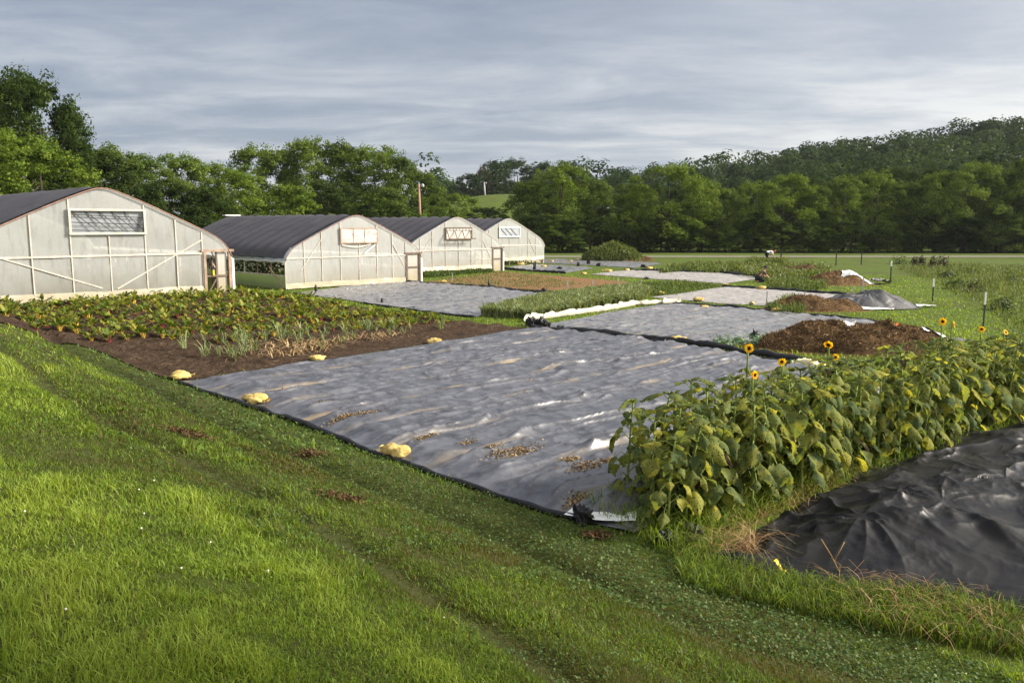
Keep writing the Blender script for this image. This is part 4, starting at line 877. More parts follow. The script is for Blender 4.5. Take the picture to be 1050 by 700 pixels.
# an unseen tree added outside the frame only to shade the near lawn
c = crown_mesh('crown', 151, 12000, .024, .30, .62, 'round'); t = trunk_mesh(151); PROTO.append((c.data, t.data)); bpy.data.objects.remove(c); bpy.data.objects.remove(t)
for a, b, h, l in ((9.6, 2.3, 10.5, 'added unseen tree outside the right frame edge that shades the near lawn'),):
    e = tree(525, 100, 60, len(PROTO)-1, 'mid', l, 1, 'added unseen shade tree'); e.location = (a, b, float(H(a, b))); e.scale = (h, h, h); e.rotation_euler = (0, 0, 0)
# ================================================================== BED CROPS
def chard_mesh(seed):
    rg = np.random.default_rng(seed); mb = MB(); red = seed % 3 == 1
    for k in range(13):
        a = k*2.4+rg.normal()*.3; tilt = rg.uniform(.15, .75); L = rg.uniform(.16, .30); W = rg.uniform(.09, .15); sl = rg.uniform(.10, .22)
        q = np.array([math.cos(a), math.sin(a), 0]); side = np.array([-q[1], q[0], 0]); p0 = q*.03; p1 = q*(sl*math.sin(tilt))+np.array([0, 0, sl*math.cos(tilt)])
        mb.tube([p0, p1], [.012, .008], 4, 1+(0 if red else 1), cap=False)
        ts = np.linspace(0, 1, 5); an = tilt+ts*rg.uniform(.4, 1.5); dx = np.cumsum(np.r_[0, np.sin(an[1:])])*L/4; dz = np.cumsum(np.r_[0, np.cos(an[1:])])*L/4
        w = W*np.array([.25, .85, 1, .75, .12]); P = np.zeros((5, 3, 3))
        for j, s in enumerate((-1, 0, 1)): P[:, j] = p1+q*dx[:, None]+np.array([0, 0, 1.])*dz[:, None]+side*(s*w/2)[:, None]+np.array([0, 0, 1.])*(abs(s)*.025*rg.normal(size=5))[:, None]
        mb.grid(P, 0, np.clip(rg.normal(.68, .26), 0, 1))
    o = mb.build('chard_plant', ['chard', 'stalkred', 'stalkyellow']); me = o.data; bpy.data.objects.remove(o); return me
CH = [chard_mesh(200+i) for i in range(9)]
bed = poly_px([(-60, 318), (0, 329), (70, 346), (108, 356), (160, 352), (230, 354), (300, 349), (350, 343), (455, 337), (470, 333), (330, 312), (240, 302), (100, 303), (-60, 306)])
pts = []
for v in np.arange(14, 34, .62):
    for u in np.arange(4, 24, .46):
        a, b = u+random.uniform(-.12, .12), v+random.uniform(-.1, .1); pts.append(((a-b)*R2, (a+b)*R2))
pts = np.array(pts); pts = pts[pip(pts[:, 0], pts[:, 1], bed)]; random.seed(3)
pts = pts[np.argsort(np.hypot(pts[:, 0], pts[:, 1]))]; rest = pts[296:]; pts = pts[:296]
def surf(x, y): return float(H(x, y))
for i, (x, y) in enumerate(pts):
    k = random.randrange(9); o = bpy.data.objects.new('chard_plant', CH[k]); C.objects.link(o); o.location = (x, y, surf(x, y)+.05); o.rotation_euler = (0, 0, random.random()*6.28); s = random.uniform(.55, 1.05); o.scale = (s, s, s)
    tag(o, 'leafy chard plant in the dark soil bed before the nearest greenhouse', 'chard plant', 'chard plants in the soil bed')
def spray_mesh(name, seed, n, h, w, mat, lean=.7, lo=0, hi=1):
    rg = np.random.default_rng(seed); mb = MB(); P = np.zeros((n, 3)); P[:, :2] = rg.normal(0, .025, (n, 2))
    blades(mb, P, h*rg.uniform(.6, 1.1, n), w, lean, seed, rg.uniform(lo, hi, n), 0, .7, 3); o = mb.build(name, mat); me = o.data; bpy.data.objects.remove(o); return me
ON = [spray_mesh('onion_plant', 300+i, 9, .44, .020, 'leek', .75, .25) for i in range(5)]
onr = np.concatenate([in_poly(26, poly_px([(165, 352), (215, 376), (265, 372), (275, 350), (210, 350)]), 1), in_poly(36, poly_px([(280, 352), (290, 344), (440, 334), (470, 338), (400, 348), (340, 362)]), 2)])
for i, (x, y) in enumerate(onr):
    o = bpy.data.objects.new('onion_plant', ON[i % 5]); C.objects.link(o); o.location = (x, y, surf(x, y)+.05); o.rotation_euler = (0, 0, random.random()*6.28); s = random.uniform(.8, 1.4); o.scale = (s, s, s)
    tag(o, 'tufted grey green onion plant at the bare front of the soil bed', 'onion plant', 'onion plants in the soil bed')
LK = [spray_mesh('leek_plant', 320+i, 16, .52, .042, 'leek', .5, .05) for i in range(6)]
lkp = poly_px([(491, 324), (540, 312), (600, 303), (652, 298), (668, 301), (655, 309), (605, 317), (545, 328)])
lk = in_poly(1100, lkp, 5); lk = lk[np.argsort(lk[:, 1])]
for i, (x, y) in enumerate(lk[:290]):
    o = bpy.data.objects.new('leek_plant', LK[i % 6]); C.objects.link(o); o.location = (x, y, surf(x, y)); o.rotation_euler = (0, 0, random.random()*6.28); s = random.uniform(.8, 1.15); o.scale = (s, s, s)
    tag(o, 'upright grey green leek in the dense bed behind the pale row cover', 'leek', 'leeks in the dense bed')
def merge_copies(mb, meshes, pts, rg, s0, s1, lift=0):
    for i, (x, y) in enumerate(pts):
        me = meshes[i % len(meshes)]; V = np.zeros(len(me.vertices)*3); me.vertices.foreach_get('co', V); V = V.reshape(-1, 3)*rg.uniform(s0, s1) @ rotz(rg.random()*6.28).T+np.array([x, y, surf(x, y)+lift])
        Q = [list(p.vertices) for p in me.polygons if len(p.vertices) == 4]; T = [list(p.vertices) for p in me.polygons if len(p.vertices) == 3]
        c = np.zeros(len(me.vertices)); me.attributes['tint'].data.foreach_get('value', c); qm = np.array([p.material_index for p in me.polygons if len(p.vertices) == 4])
        mb.add(V, Q, T, 0, c); mb.qm[-1 if Q else 0] = qm
mb = MB(); merge_copies(mb, LK, lk[290:], np.random.default_rng(4), .8, 1.15); tag(mb.build('leek_rows', 'leek'), kind='stuff')
if len(rest): mb = MB(); merge_copies(mb, CH, rest, np.random.default_rng(6), .55, 1.05, .05); tag(mb.build('chard_rows', ['chard', 'stalkred', 'stalkyellow']), kind='stuff')
# grey green plants at the left foot of the largest heap
mb = MB(); rg = np.random.default_rng(8)
for i, (x, y) in enumerate(in_poly(26, poly_px([(728, 356), (760, 360), (796, 354), (790, 347), (750, 350)]), 6)):
    n = 24; d = rg.normal(size=(n, 3)); d[:, 2] = np.abs(d[:, 2]); mb = MB(); cards(mb, d*np.array([.10, .10, .11]), d+np.array([0, 0, .5]), rg.uniform(.08, .15, n), i, rg.random(n))
    o = mb.build('kale_plant', 'sage'); o.location = (x, y, surf(x, y)+.04); tag(o, 'grey green cabbage like plant at the left foot of the largest compost heap', 'kale plant', 'kale plants by the largest heap')
# ================================================================== SUNFLOWERS
def leaf_surface(mb, base, az, L, W, a0, a1, rg, m=0, tint=.5, wav=.085):
    # a heart shaped blade: starts at base, heads along az, pitch goes from a0 to a1 (radians, 0 level, negative down)
    ns, nt = 13, 7; s = np.linspace(0, 1, ns); pit = a0+(a1-a0)*np.minimum(1, s*1.4); q = np.array([math.cos(az), math.sin(az), 0]); side = np.array([-q[1], q[0], 0]); up = np.array([0, 0, 1.])
    st = L/(ns-1); cx = np.cumsum(np.r_[0, np.cos(pit[1:])])*st; cz = np.cumsum(np.r_[0, np.sin(pit[1:])])*st
    w = W*np.interp(s, np.linspace(0, 1, 8), [.42, .86, 1.0, .95, .80, .58, .30, .02]); back = np.interp(s, [0, .14, .28], [-.10, -.02, 0])*L
    nx, nz = -np.sin(pit), np.cos(pit); fold = rg.uniform(.15, .85); P = np.zeros((ns, nt, 3)); sg = -1 if rg.random() < .82 else .5
    for j, t in enumerate(np.linspace(-1, 1, nt)):
        ww = w*t/2; lift = abs(t)*w/2*fold*sg*(.4+.6*abs(t))+wav*W*np.interp(s, np.linspace(0, 1, 6), rg.normal(size=6))*abs(t)+.030*W*np.cos(2*math.pi*(s*5.5-abs(t)*1.6))*(.25+abs(t))*min(1, 3*abs(t))
        P[:, j] = base+q*(cx+back*abs(t)+nx*lift)[:, None]+up*(cz+nz*lift)[:, None]+side*(ww*(1-.25*fold))[:, None]
    mb.grid(P, m, tint)
def sunflower_parts(seed, h):
    rg = np.random.default_rng(seed); st = MB(); lf = MB()
    lx, ly = rg.normal(0, .07, 2); cv = lambda t: np.array([lx*t*t, ly*t*t, h*t])
    st.tube([cv(t) for t in np.linspace(0, 1, 8)], np.linspace(.019, .011, 8), 8)
    n = 23; 
    for k in range(n):
        t = .20+.78*(k/(n-1))**.9; a = k*2.39996+rg.normal()*.35; b = cv(t); age = 1-t
        pl = rg.uniform(.10, .24)*(1.15-.45*t); q = np.array([math.cos(a), math.sin(a), 0]); e1 = b+q*pl*.6+np.array([0, 0, pl*.45]); e2 = b+q*pl*1.05+np.array([0, 0, pl*(.42-.5*age)])
        st.tube([b, e1, e2], [.008, .006, .005], 5, cap=False)
        sz = rg.uniform(.15, .37)*(1 if t < .8 else .72); a1 = -rg.uniform(1.1, 1.75) if t < .9 else -rg.uniform(.2, .9)
        r = rg.random(); tint = rg.uniform(.84, 1) if r < .12+.13*age else (rg.uniform(0, .12) if r > .90+.06*t else rg.uniform(.22, .80))
        leaf_surface(lf, e2, a+rg.normal()*.2, sz, sz*rg.uniform(.72, .95)*(.5 if tint < .13 else 1), -.1-.6*age, a1, rg, 0, tint)
    for k in range(7):   # young leaves and bud at the tip
        a = rg.random()*6.28; sz = rg.uniform(.07, .13); leaf_surface(lf, cv(1), a, sz, sz*.6, rg.uniform(.3, 1), rg.uniform(-.5, .4), rg, 0, rg.uniform(.3, .7))
    return st, lf, cv(1)
SUN = []
for i in range(10):
    st, lf, tip = sunflower_parts(400+i, 1.45)
    a = st.build('stem', 'sunstem'); b = lf.build('foliage', 'sunleaf'); SUN.append((a.data, b.data, tip)); bpy.data.objects.remove(a); bpy.data.objects.remove(b)
def flower_head(parent, pos, face, R=.056):
    f = np.asarray(face, float); f /= np.linalg.norm(f); a = np.cross(f, [0, 0, 1.]); a /= np.linalg.norm(a); b = np.cross(a, f); pos = np.asarray(pos, float)
    rg = np.random.default_rng(int(abs(pos[0]*997))+3); mb = MB()
    for ring, (n, l) in enumerate(((18, 1.0), (15, .82))):
        for k in range(n):
            th = k*6.283/n+ring*.2+rg.normal()*.05; d = a*math.cos(th)+b*math.sin(th); s = np.cross(f, d); w = R*.24; L = R*l*rg.uniform(.85, 1.15); bend = rg.uniform(-.25, .3)
            P = np.array([[pos+d*(R*.42+L*t*.72)+s*(w*ww*j)+f*(bend*L*t*t+.008*ring) for j in (-1, 0, 1)] for t, ww in ((0, .5), (.4, 1), (.8, .7), (1, .08))]); mb.grid(P, 0, rg.random())
    fh = mb.build('flower_head', 'petal', parent)
    mb = MB(); th = np.linspace(0, 6.2832, 15); P = np.array([[pos+(a*math.cos(t)+b*math.sin(t))*R*.5*r+f*(R*.22*(1-r*r)+.006) for t in th] for r in np.linspace(0, 1, 5)]); mb.grid(P); mb.build('disc', 'disc', fh)
    mb = MB(); P = np.array([[pos+(a*math.cos(t)+b*math.sin(t))*R*(.62*r)-f*(R*.25*(1-r)+.004) for t in th] for r in np.linspace(0, 1, 4)]); mb.grid(P); mb.build('calyx', 'sunstem', fh)
SN = [0]
def sunflower(x, y, k, s, label, heads=(), group='sunflowers in the row', rz=None):
    z = float(H(x, y)); e = empty('sunflower', (x, y, z), random.random()*6.28 if rz is None else rz); e.scale = (s*.5+.5, s*.5+.5, s); tag(e, label, 'sunflower', group)
    for nm, me in zip(('stem', 'foliage'), SUN[k][:2]): o = bpy.data.objects.new(nm, me); C.objects.link(o); o.parent = e
    for (dz, face) in heads:
        mb = MB(); t = SUN[k][2]; mb.tube([t*.96, t+np.array([0, 0, dz*.6]), t+np.array([0, 0, dz])], .011, 6); mb.build('neck', 'sunstem', e); flower_head(e, t+np.array([0, 0, dz])+np.array(face)*.03, face)
    return e
A0 = at(688, 548)[:2]; B0 = at(1075, 428)[:2]; dr = (B0-A0); Lr = np.linalg.norm(dr); dr /= Lr; nr = np.array([-dr[1], dr[0]])
n = int(Lr/.33)+1; cnt = 0
for i in range(n):
    for j, off in enumerate((0.05, .55, 1.05)):
        if j == 2 and i == 0: continue
        t = i*.33+random.uniform(-.1, .1)+(j % 2)*.15; o = off+random.uniform(-.13, .13); q = A0+dr*t+nr*o
        s = random.uniform(.84, 1.04)*(1.0 if j < 2 else .98)*np.interp(t, [0, 1.2], [.86, 1])
        rowname = ('front', 'middle', 'back')[j]
        sunflower(q[0], q[1], random.randrange(10), s, f'leafy flowerless sunflower, {ORD[i]} from the lawn end of the {rowname} line')
# those that carry open flowers stand a little taller
for (fx, fy, d, label, face, R) in [(767, 357, None, 'tallest sunflower near the lawn end with one open round flower', (.1, -1, .15), 1), (855.5, 366, None, 'sunflower with an open flower before the largest heap', (.15, -1, .0), 1), (850, 352, None, 'sunflower whose flower droops just above the other by the largest heap', (-.5, -.6, -.5), 1),
                              (966, 330, None, 'sunflower with an upright golden flower high at the right of the row', (-.2, -.9, .3), 1.25), (976, 333, None, 'sunflower with a tilted golden flower right of the upright one', (.8, -.5, .3), 1.1), (803, 372, None, 'sunflower with a half turned flower between the two open ones', (-.5, -.5, .5), 1), (1006, 338, None, 'sunflower with a small golden flower near the right frame edge', (-.3, -.8, .4), .9), (1030, 341, None, 'last sunflower with a small flower at the right end', (.3, -.8, .4), .9),
                              (772, 384, None, 'sunflower with a small low flower under the tallest one', (.5, -.8, 0), .75)]:
    D = raydir(fx, fy); tt = np.linspace(7, 22, 900); P = D[None]*tt[:, None]; lat = (P[:, :2]-A0) @ nr; i = int(np.argmin(np.abs(lat-(.75 if fy < 380 else .35)))); p = P[i]; zt = CAMZ+p[2]
    g = float(H(p[0], p[1])); hh = zt-g; k = random.randrange(10)
    body = min(1.5, hh-.22); s = body/1.45; dz = (hh-body)/s
    e = sunflower(p[0]-SUN[k][2][0], p[1]-SUN[k][2][1], k, s, label, ((dz, face),), rz=0)
# ================================================================== GRASS AND WEEDS
SUNROW = np.array([A0, B0, B0+nr*1.3, A0+nr*1.3])
def outside(x, y):
    k = np.ones(len(x), bool)
    for s in SHEETS: k &= ~pip(x, y, s)
    return k
rg = np.random.default_rng(21)
def polar(n, r0, r1, a0=-41, a1=41, pw=1.0):
    t = rg.random(n)**pw; r = r0*(r1/r0)**t; a = np.radians(rg.uniform(a0, a1, n)); return r*np.sin(a), r*np.cos(a)
def lawn_fields(x, y):
    u = (x+y)*R2; v = (y-x)*R2; w = lineu(v)-u
    return w, fbm(x*.55, y*.55, 91, 3), fbm(x*2.6, y*2.6, 92, 3), fbm(w*.9, v*.12, 93, 3)
mb = MB()
for n, r0, r1, h, wd, seg in ((150000, 1.9, 5, .052, .0046, 3), (150000, 5, 9.5, .056, .0072, 2), (130000, 9.5, 20, .07, .014, 2), (45000, 20, 34, .08, .033, 2)):
    x, y = polar(n, r0, r1); k = outside(x, y); x, y = x[k], y[k]; w, f1, f2, f3 = lawn_fields(x, y)
    k = (w > -.15) | (rg.random(len(x)) < .25); x, y, w, f1, f2, f3 = [q[k] for q in (x, y, w, f1, f2, f3)]
    cl = sm((2.1-w+1.2*(f1-.5))/.8)*(w > 0); k = rg.random(len(x)) > cl*.72; x, y, w, f1, f2, f3, cl = [q[k] for q in (x, y, w, f1, f2, f3, cl)]
    bare = sm((f2-.60)*8)*sm((f1-.52)*8); k = rg.random(len(x)) > bare*.75; x, y, w, f1, f2, f3, cl = [q[k] for q in (x, y, w, f1, f2, f3, cl)]
    hh = h*(.45+1.1*f2)*rg.uniform(.5, 1.35, len(x)); tint = np.clip(.56+1.2*(f3-.5)+.8*(f1-.5)+.5*(f2-.5)+rg.normal(0, .17, len(x))-.16*cl, .1, 1)
    dead = rg.random(len(x)) < .05+.22*sm((f2-.55)*6)*sm((.58-f3)*6); tint = np.where(dead, rg.uniform(0, .22, len(x)), tint)
    rf = rutf(w, (y-x)*R2)*sm((f1-.2)*4); hh = hh*(1-.75*rf)*(1+.7*sm((f2*f1-.34)*12)); tint = np.where(rg.random(len(x)) < rf*.9, rg.uniform(.0, .24, len(x)), tint)
    blades(mb, np.stack([x, y, H(x, y)-.008], 1), hh, wd*rg.uniform(.6, 1.3, len(x)), .75, int(r0*10), tint, 0, .5, seg)
tag(mb.build('lawn_grass', 'grass'), kind='stuff')
# low clover: rounded leaflets, thick near the sheets and in patches near the camera
mb = MB()
for n, r0, r1, sz in ((80000, 1.9, 6, .015), (80000, 6, 12, .024), (40000, 12, 26, .05)):
    x, y = polar(n, r0, r1); k = outside(x, y); x, y = x[k], y[k]; w, f1, f2, f3 = lawn_fields(x, y)
    pr = sm((2.1-w+1.2*(f1-.5))/.8)*(w > -.1)*.95+.75*sm((f2-.5)*7)*sm((.52-f3)*8)*(w > 0)
    k = rg.random(len(x)) < pr; x, y = x[k], y[k]; m = len(x)
    nr3 = rg.normal(size=(m, 3))*.5+np.array([0, 0, 1.]); cards(mb, np.stack([x, y, H(x, y)+rg.uniform(.012, .06, m)], 1), nr3, sz*rg.uniform(.6, 1.4, m), int(r0), np.clip(rg.normal(.5, .25, m), 0, 1), 0, .95)
tag(mb.build('clover', 'clover'), kind='stuff')
mb = MB(); x, y = polar(900, 2.2, 9, pw=.8); k = outside(x, y); x, y = x[k], y[k]; w, f1, f2, f3 = lawn_fields(x, y); k = (w > 0) & (f1 > .47); x, y = x[k][:24], y[k][:24]
for a, b in zip(x, y): lump(mb, (a, b, float(H(a, b))+rg.uniform(.05, .09)), (.0065, .0065, .006), 2, .3, 5, flat=False)
tag(mb.build('clover_blossom', 'blossom'), kind='stuff')
# crumbled soil and straw lying on the largest sheet
mb = MB(); tv = np.zeros(len(big.data.vertices)*3); big.data.vertices.foreach_get('co', tv); tv = tv.reshape(-1, 3)
for a, b, l, s in ((527, 474, .42, 260), (600, 490, .35, 160), (585, 482, .2, 90), (352, 436, .32, 200), (378, 432, .25, 90), (590, 520, .22, 110), (508, 471, .16, 60), (438, 455, .2, 80), (300, 404, .35, 160), (330, 421, .2, 60), (625, 483, .18, 60), (480, 462, .15, 40)):
    s *= 2; p = at(a, b); q = rg.normal(size=(s, 2))*np.array([l*.55, l*.2]) @ np.array([[R2, R2], [-R2, R2]]); xy = p[:2]+q; nv = tv[np.hypot(tv[:, 0]-p[0], tv[:, 1]-p[1]) < l*2.5]; zz = nv[((nv[None, :, :2]-xy[:, None])**2).sum(-1).argmin(1), 2]; P = np.column_stack([xy, zz+rg.uniform(.0, .025, s)])
    cards(mb, P, rg.normal(size=(s, 3))*.6+np.array([0, 0, 1]), rg.uniform(.012, .048, s), int(a), rg.random(s), 0, .7)
tag(mb.build('loose_soil', 'drysoil'), kind='stuff')
# dead patches of torn turf
for a, b, s, l in ((192, 446, .35, 'left brown bare patch in the lawn'), (318, 467, .3, 'brown bare patch in the lawn below the plump sandbag line'), (612, 552, .2, 'small brown clod before the torn black bag'), (350, 512, .3, 'brown bare patch in the rut below the plump sandbag')):
    p = at(a, b); mb = MB(); n = 260; q = rg.normal(size=(n, 2))*s*np.array([.45, .28]); P = np.column_stack([p[:2]+q, H(p[0]+q[:, 0], p[1]+q[:, 1])+rg.uniform(.03, .07, n)])
    cards(mb, P, rg.normal(size=(n, 3))+np.array([0, 0, 1]), .055, int(a), rg.random(n)*.5, 0, .35); tag(mb.build('dry_turf', 'debris'), kind='stuff')
# shorter grass on the level field, round the sheets
mb = MB(); x, y = polar(120000, 11, 62, -34, 41); k = outside(x, y); x, y = x[k], y[k]; w, f1, f2, f3 = lawn_fields(x, y); k = w < 0; x, y, f1, f2 = x[k], y[k], f1[k], f2[k]; r = np.hypot(x, y); m = len(x)
blades(mb, np.stack([x, y, H(x, y)-.01], 1), .07*(.5+f2)*rg.uniform(.5, 1.4, m), .0012*r+.004, .8, 71, np.clip(.66+.5*(f1-.5)+rg.normal(0, .14, m), .2, 1), 0, .5, 2)
tag(mb.build('field_grass', 'grass'), kind='stuff')
# rank grass and weeds under the sunflowers
mb = MB(); q = in_poly(9000, np.array([A0-dr*.5-nr*.35, B0-nr*.2, B0+nr*1.4, A0-dr*.3+nr*1.2]), 9); m = len(q)
blades(mb, np.column_stack([q, H(q[:, 0], q[:, 1])-.01]), rg.uniform(.08, .34, m), .009, .8, 5, np.clip(rg.normal(.5, .2, m), .1, 1), 0, .6, 3)
q = in_poly(5000, np.array([A0+dr*.25, B0, B0+nr*1.2, A0+dr*.3+nr*1.0]), 10); m = len(q)
cards(mb, np.column_stack([q, H(q[:, 0], q[:, 1])+rg.uniform(.02, .4, m)]), rg.normal(size=(m, 3)), rg.uniform(.04, .11, m), 3, rg.uniform(0, .7, m), 1, .6)
tag(mb.build('undergrowth', ['grass', 'weed']), kind='stuff')
# long grass and straw at the foot of the black heap
mb = MB(); q = in_poly(7000, poly_px([(690, 560), (740, 560), (790, 585), (870, 604), (960, 612), (1070, 640), (1070, 680), (860, 640), (700, 600)]), 11); q = q[outside(q[:, 0], q[:, 1])]; m = len(q)
blades(mb, np.column_stack([q, H(q[:, 0], q[:, 1])-.01]), rg.uniform(.08, .26, m), .0075, .8, 6, np.clip(rg.normal(.42, .2, m), 0, 1), 0, .6, 3); tag(mb.build('long_grass', 'grass'), kind='stuff')
mb = MB()
for poly, n, sd in (([(850, 598), (930, 606), (1060, 636), (1060, 672), (960, 655), (870, 640)], 420, 1), ([(728, 556), (775, 550), (778, 572), (730, 576)], 260, 2), ([(752, 548), (830, 518), (880, 490), (900, 480), (840, 500), (760, 540)], 420, 3), ([(255, 353), (330, 352), (345, 360), (290, 372), (250, 362)], 260, 4), ([(430, 347), (330, 360), (240, 372), (200, 380), (260, 366), (380, 345)], 240, 5)):
    q = in_poly(n, poly_px(poly), sd); far = at(*poly[0])[1] > 14
    blades(mb, np.column_stack([q, H(q[:, 0], q[:, 1])+rg.uniform(.02, .07, n)]), rg.uniform(.04, .20, n)*(1.2 if far else 1), .022 if far else .0055, 2.8, 50+sd, np.clip(rg.normal(.66 if far else .33, .25, n), 0, 1), 0, .35, 3)
tag(mb.build('straw_litter', 'straw'), kind='stuff')
# leafy weeds: the meadow on the right, strips between the plots, the overgrown mound
mb = MB()
def weeds(poly, n, h0, h1, w, seed, t0=.2, t1=.95, cardn=0, cs=.1, lean=.5):
    q = in_poly(n, poly_px(poly) if len(np.shape(poly)) == 2 and np.shape(poly)[1] == 2 and np.max(poly) > 60 else poly, seed); m = len(q); f = fbm(q[:, 0]*.5, q[:, 1]*.5, seed, 3); k = f > .30; q, f = q[k], f[k]; m = len(q)
    blades(mb, np.column_stack([q, H(q[:, 0], q[:, 1])]), (h0+(h1-h0)*rg.random(m)**1.5)*(.4+1.2*f), w, lean, seed, np.clip(t0+(t1-t0)*rg.random(m)+.3*(f-.5), 0, 1), 0, .5, 3)
    if cardn:
        i = rg.integers(0, m, cardn); p = q[i]+rg.normal(0, .12, (cardn, 2)); z = H(p[:, 0], p[:, 1])+rg.random(cardn)*(h0+(h1-h0)*.7)*(.3+1.1*f[i]); cards(mb, np.column_stack([p, z]), rg.normal(size=(cardn, 3))+np.array([0, 0, .6]), cs*rg.uniform(.5, 1.5, cardn), seed, np.clip(t0+(t1-t0)*rg.random(cardn)+.5*(f[i]-.5), 0, 1), 0, .6)
weeds([(918, 276), (960, 291), (1010, 318), (1055, 350), (1150, 420), (1300, 350), (1250, 282), (1050, 274), (980, 271)], 22000, .06, .5, .018, 1, .12, 1, 14000, .10)
weeds([(676, 281), (700, 279.5), (800, 283), (800, 277), (760, 273), (690, 274.5)], 3500, .2, .6, .06, 2, .3, .9, 4500, .2)
weeds([(762, 271.5), (804, 272), (808, 270), (770, 269.3)], 900, .3, .7, .05, 12, .4, .95, 900, .2)
weeds([(760, 284), (800, 288), (850, 285), (850, 277), (790, 275)], 2600, .2, .7, .06, 3, .3, 1, 3000, .18)
weeds([(790, 295), (830, 298), (850, 296), (835, 289), (786, 288)], 1500, .15, .5, .04, 4, .3, .9, 1500, .12)
weeds([(786, 318), (800, 323), (826, 323), (815, 310)], 900, .15, .5, .03, 5, .2, .9, 800, .1)
weeds([(600, 297), (660, 303), (690, 304), (742, 294), (700, 289), (650, 291)], 3500, .08, .25, .04, 6, .3, .8, 2500, .09)
weeds([(436, 289.5), (470, 293), (560, 297), (600, 292), (515, 279)], 2400, .06, .2, .03, 7, .3, 1, 1500, .08)
weeds([(330, 296), (345, 293), (410, 290.5), (428, 288), (330, 292)], 300, .1, .4, .03, 8, .3, .9, 200, .1)
weeds([(430, 283), (440, 285), (506, 279), (504, 276.5)], 900, .15, .45, .05, 9, .2, .6, 1600, .12)
tag(mb.build('weeds', 'weed'), kind='stuff')
# overgrown mound
cx, cy, rx, ry = HEAPS[HF][:4]; e = empty('weed_mound', (cx, cy, float(H(cx, cy)))); tag(e, 'tall overgrown weed mound standing before the wood', 'weed mound')
m2 = MB(); heap_mesh(HF, m2); o = m2.build('mound', 'compost'); o.parent = e; o.location = -np.array(e.location)
mb = MB(); n = 5000; r = np.sqrt(rg.random(n)); a = rg.random(n)*6.28; x = cx+rx*r*np.cos(a)*1.0; y = cy+ry*r*np.sin(a); z = H(x, y)+heap_h(HF, x, y)
blades(mb, np.stack([x, y, z], 1), rg.uniform(.25, 1.0, n)*(1.25-.7*r), .07, .45, 77, np.clip(rg.normal(.72, .2, n), 0, 1), 0, .5, 3); n = 2500
cards(mb, np.stack([x, y, z], 1)[:n]+rg.random((n, 1))*np.array([0, 0, .6]), rg.normal(size=(n, 3)), .22, 4, np.clip(rg.normal(.5, .2, n), 0, 1))
o = mb.build('weed_growth', 'weed'); tag(o, kind='stuff'); o.parent = e; o.location = -np.array(e.location)
# bushes and seed stalks in the weedy meadow
def bush(px_, pb, w, h, mat, label, n=500, cs=.14, seed=1, t0=.2, t1=.9):
    p = at(px_, pb); r2 = np.random.default_rng(seed); m3 = MB(); d = r2.normal(size=(n, 3)); d /= np.linalg.norm(d, axis=1)[:, None]; d[:, 2] = np.abs(d[:, 2])
    k = r2.uniform(.4, 1.1, n)*(1+.4*(fbm(d[:, 0]*2.5+seed, d[:, 1]*2.5, seed, 2)-.5)*2)
    cards(m3, d*k[:, None]*np.array([w, w*.8, h]), d+r2.normal(size=(n, 3))*.6, cs*r2.uniform(.6, 1.4, n), seed, np.clip(t0+(t1-t0)*r2.random(n), 0, 1), 0, .6)
    for q in range(6): m3.tube([(0, 0, -.02), tuple(r2.normal(size=3)*np.array([w*.3, w*.3, .02])+np.array([0, 0, h*.6]))], .012, 4, 0, .05)
    o = m3.build('bush', mat); o.location = p; return tag(o, label, 'bush', 'bushes in the weedy meadow')
for i, (a, b, w, h, t0, t1, l) in enumerate([(922, 271, .9, .8, .3, .75, 'rounded dark green bush at the near corner of the weedy meadow'), (966, 274, .55, 1.0, 0, .12, 'reddish brown seed stalk clump just left of a green bush'), (945, 272.5, .35, .9, 0, .12, 'first dark brown dock plant at the meadow edge'), (938, 272, .35, .7, 0, .14, 'short brown dock plant left of the first dark one'), (956, 275, .4, 1.0, 0, .14, 'second dark brown dock plant between white topped posts'), (983, 296, .75, .7, .25, .6, 'dark leafy bush behind the middle white topped post'), (1000, 300, .5, .55, 0, .2, 'small brown weed clump beside the dark leafy bush'), (1028, 318, .5, .5, .2, .6, 'low dark bush right of the nearest white topped post'), (1040, 288, 1.0, .6, .3, .9, 'broad light green bush at the right frame edge'), (995, 280, .8, .5, .4, .95, 'pale green bush in the middle of the weedy meadow'), (970, 285, .5, .5, .1, .5, 'brownish bush near the middle white topped post')]):
    bush(a, b, w, h, 'weed', l, 420, .13, 600+i, t0, t1)
# a dead stick and a yellow rag by the black heap
p = at(868, 596); mb = MB(); mb.tube([p+np.array([-.05, 0, .05]), p+np.array([-.12, .1, .22]), p+np.array([-.22, .12, .38])], .007, 5); mb.tube([p+np.array([-.1, .08, .16]), p+np.array([.0, .1, .36])], .005, 5); tag(mb.build('dead_stick', 'straw', base=True), 'forked dead stick leaning on the black plastic heap', 'stick')
p = at(798, 590); mb = MB(); xs = np.linspace(0, 1, 9); mb.grid(np.stack([np.stack([p[0]-.05+.12*xs+w*.04, p[1]+.02*np.sin(xs*9)+w*.02, p[2]+.16-.13*xs+.02*np.sin(xs*7+w)], 1) for w in (-.5, 0, .6)], 1)); tag(mb.build('yellow_rag', 'yellowthing', base=True), 'twisted yellow plastic strip in the grass by the black heap', 'plastic strip')
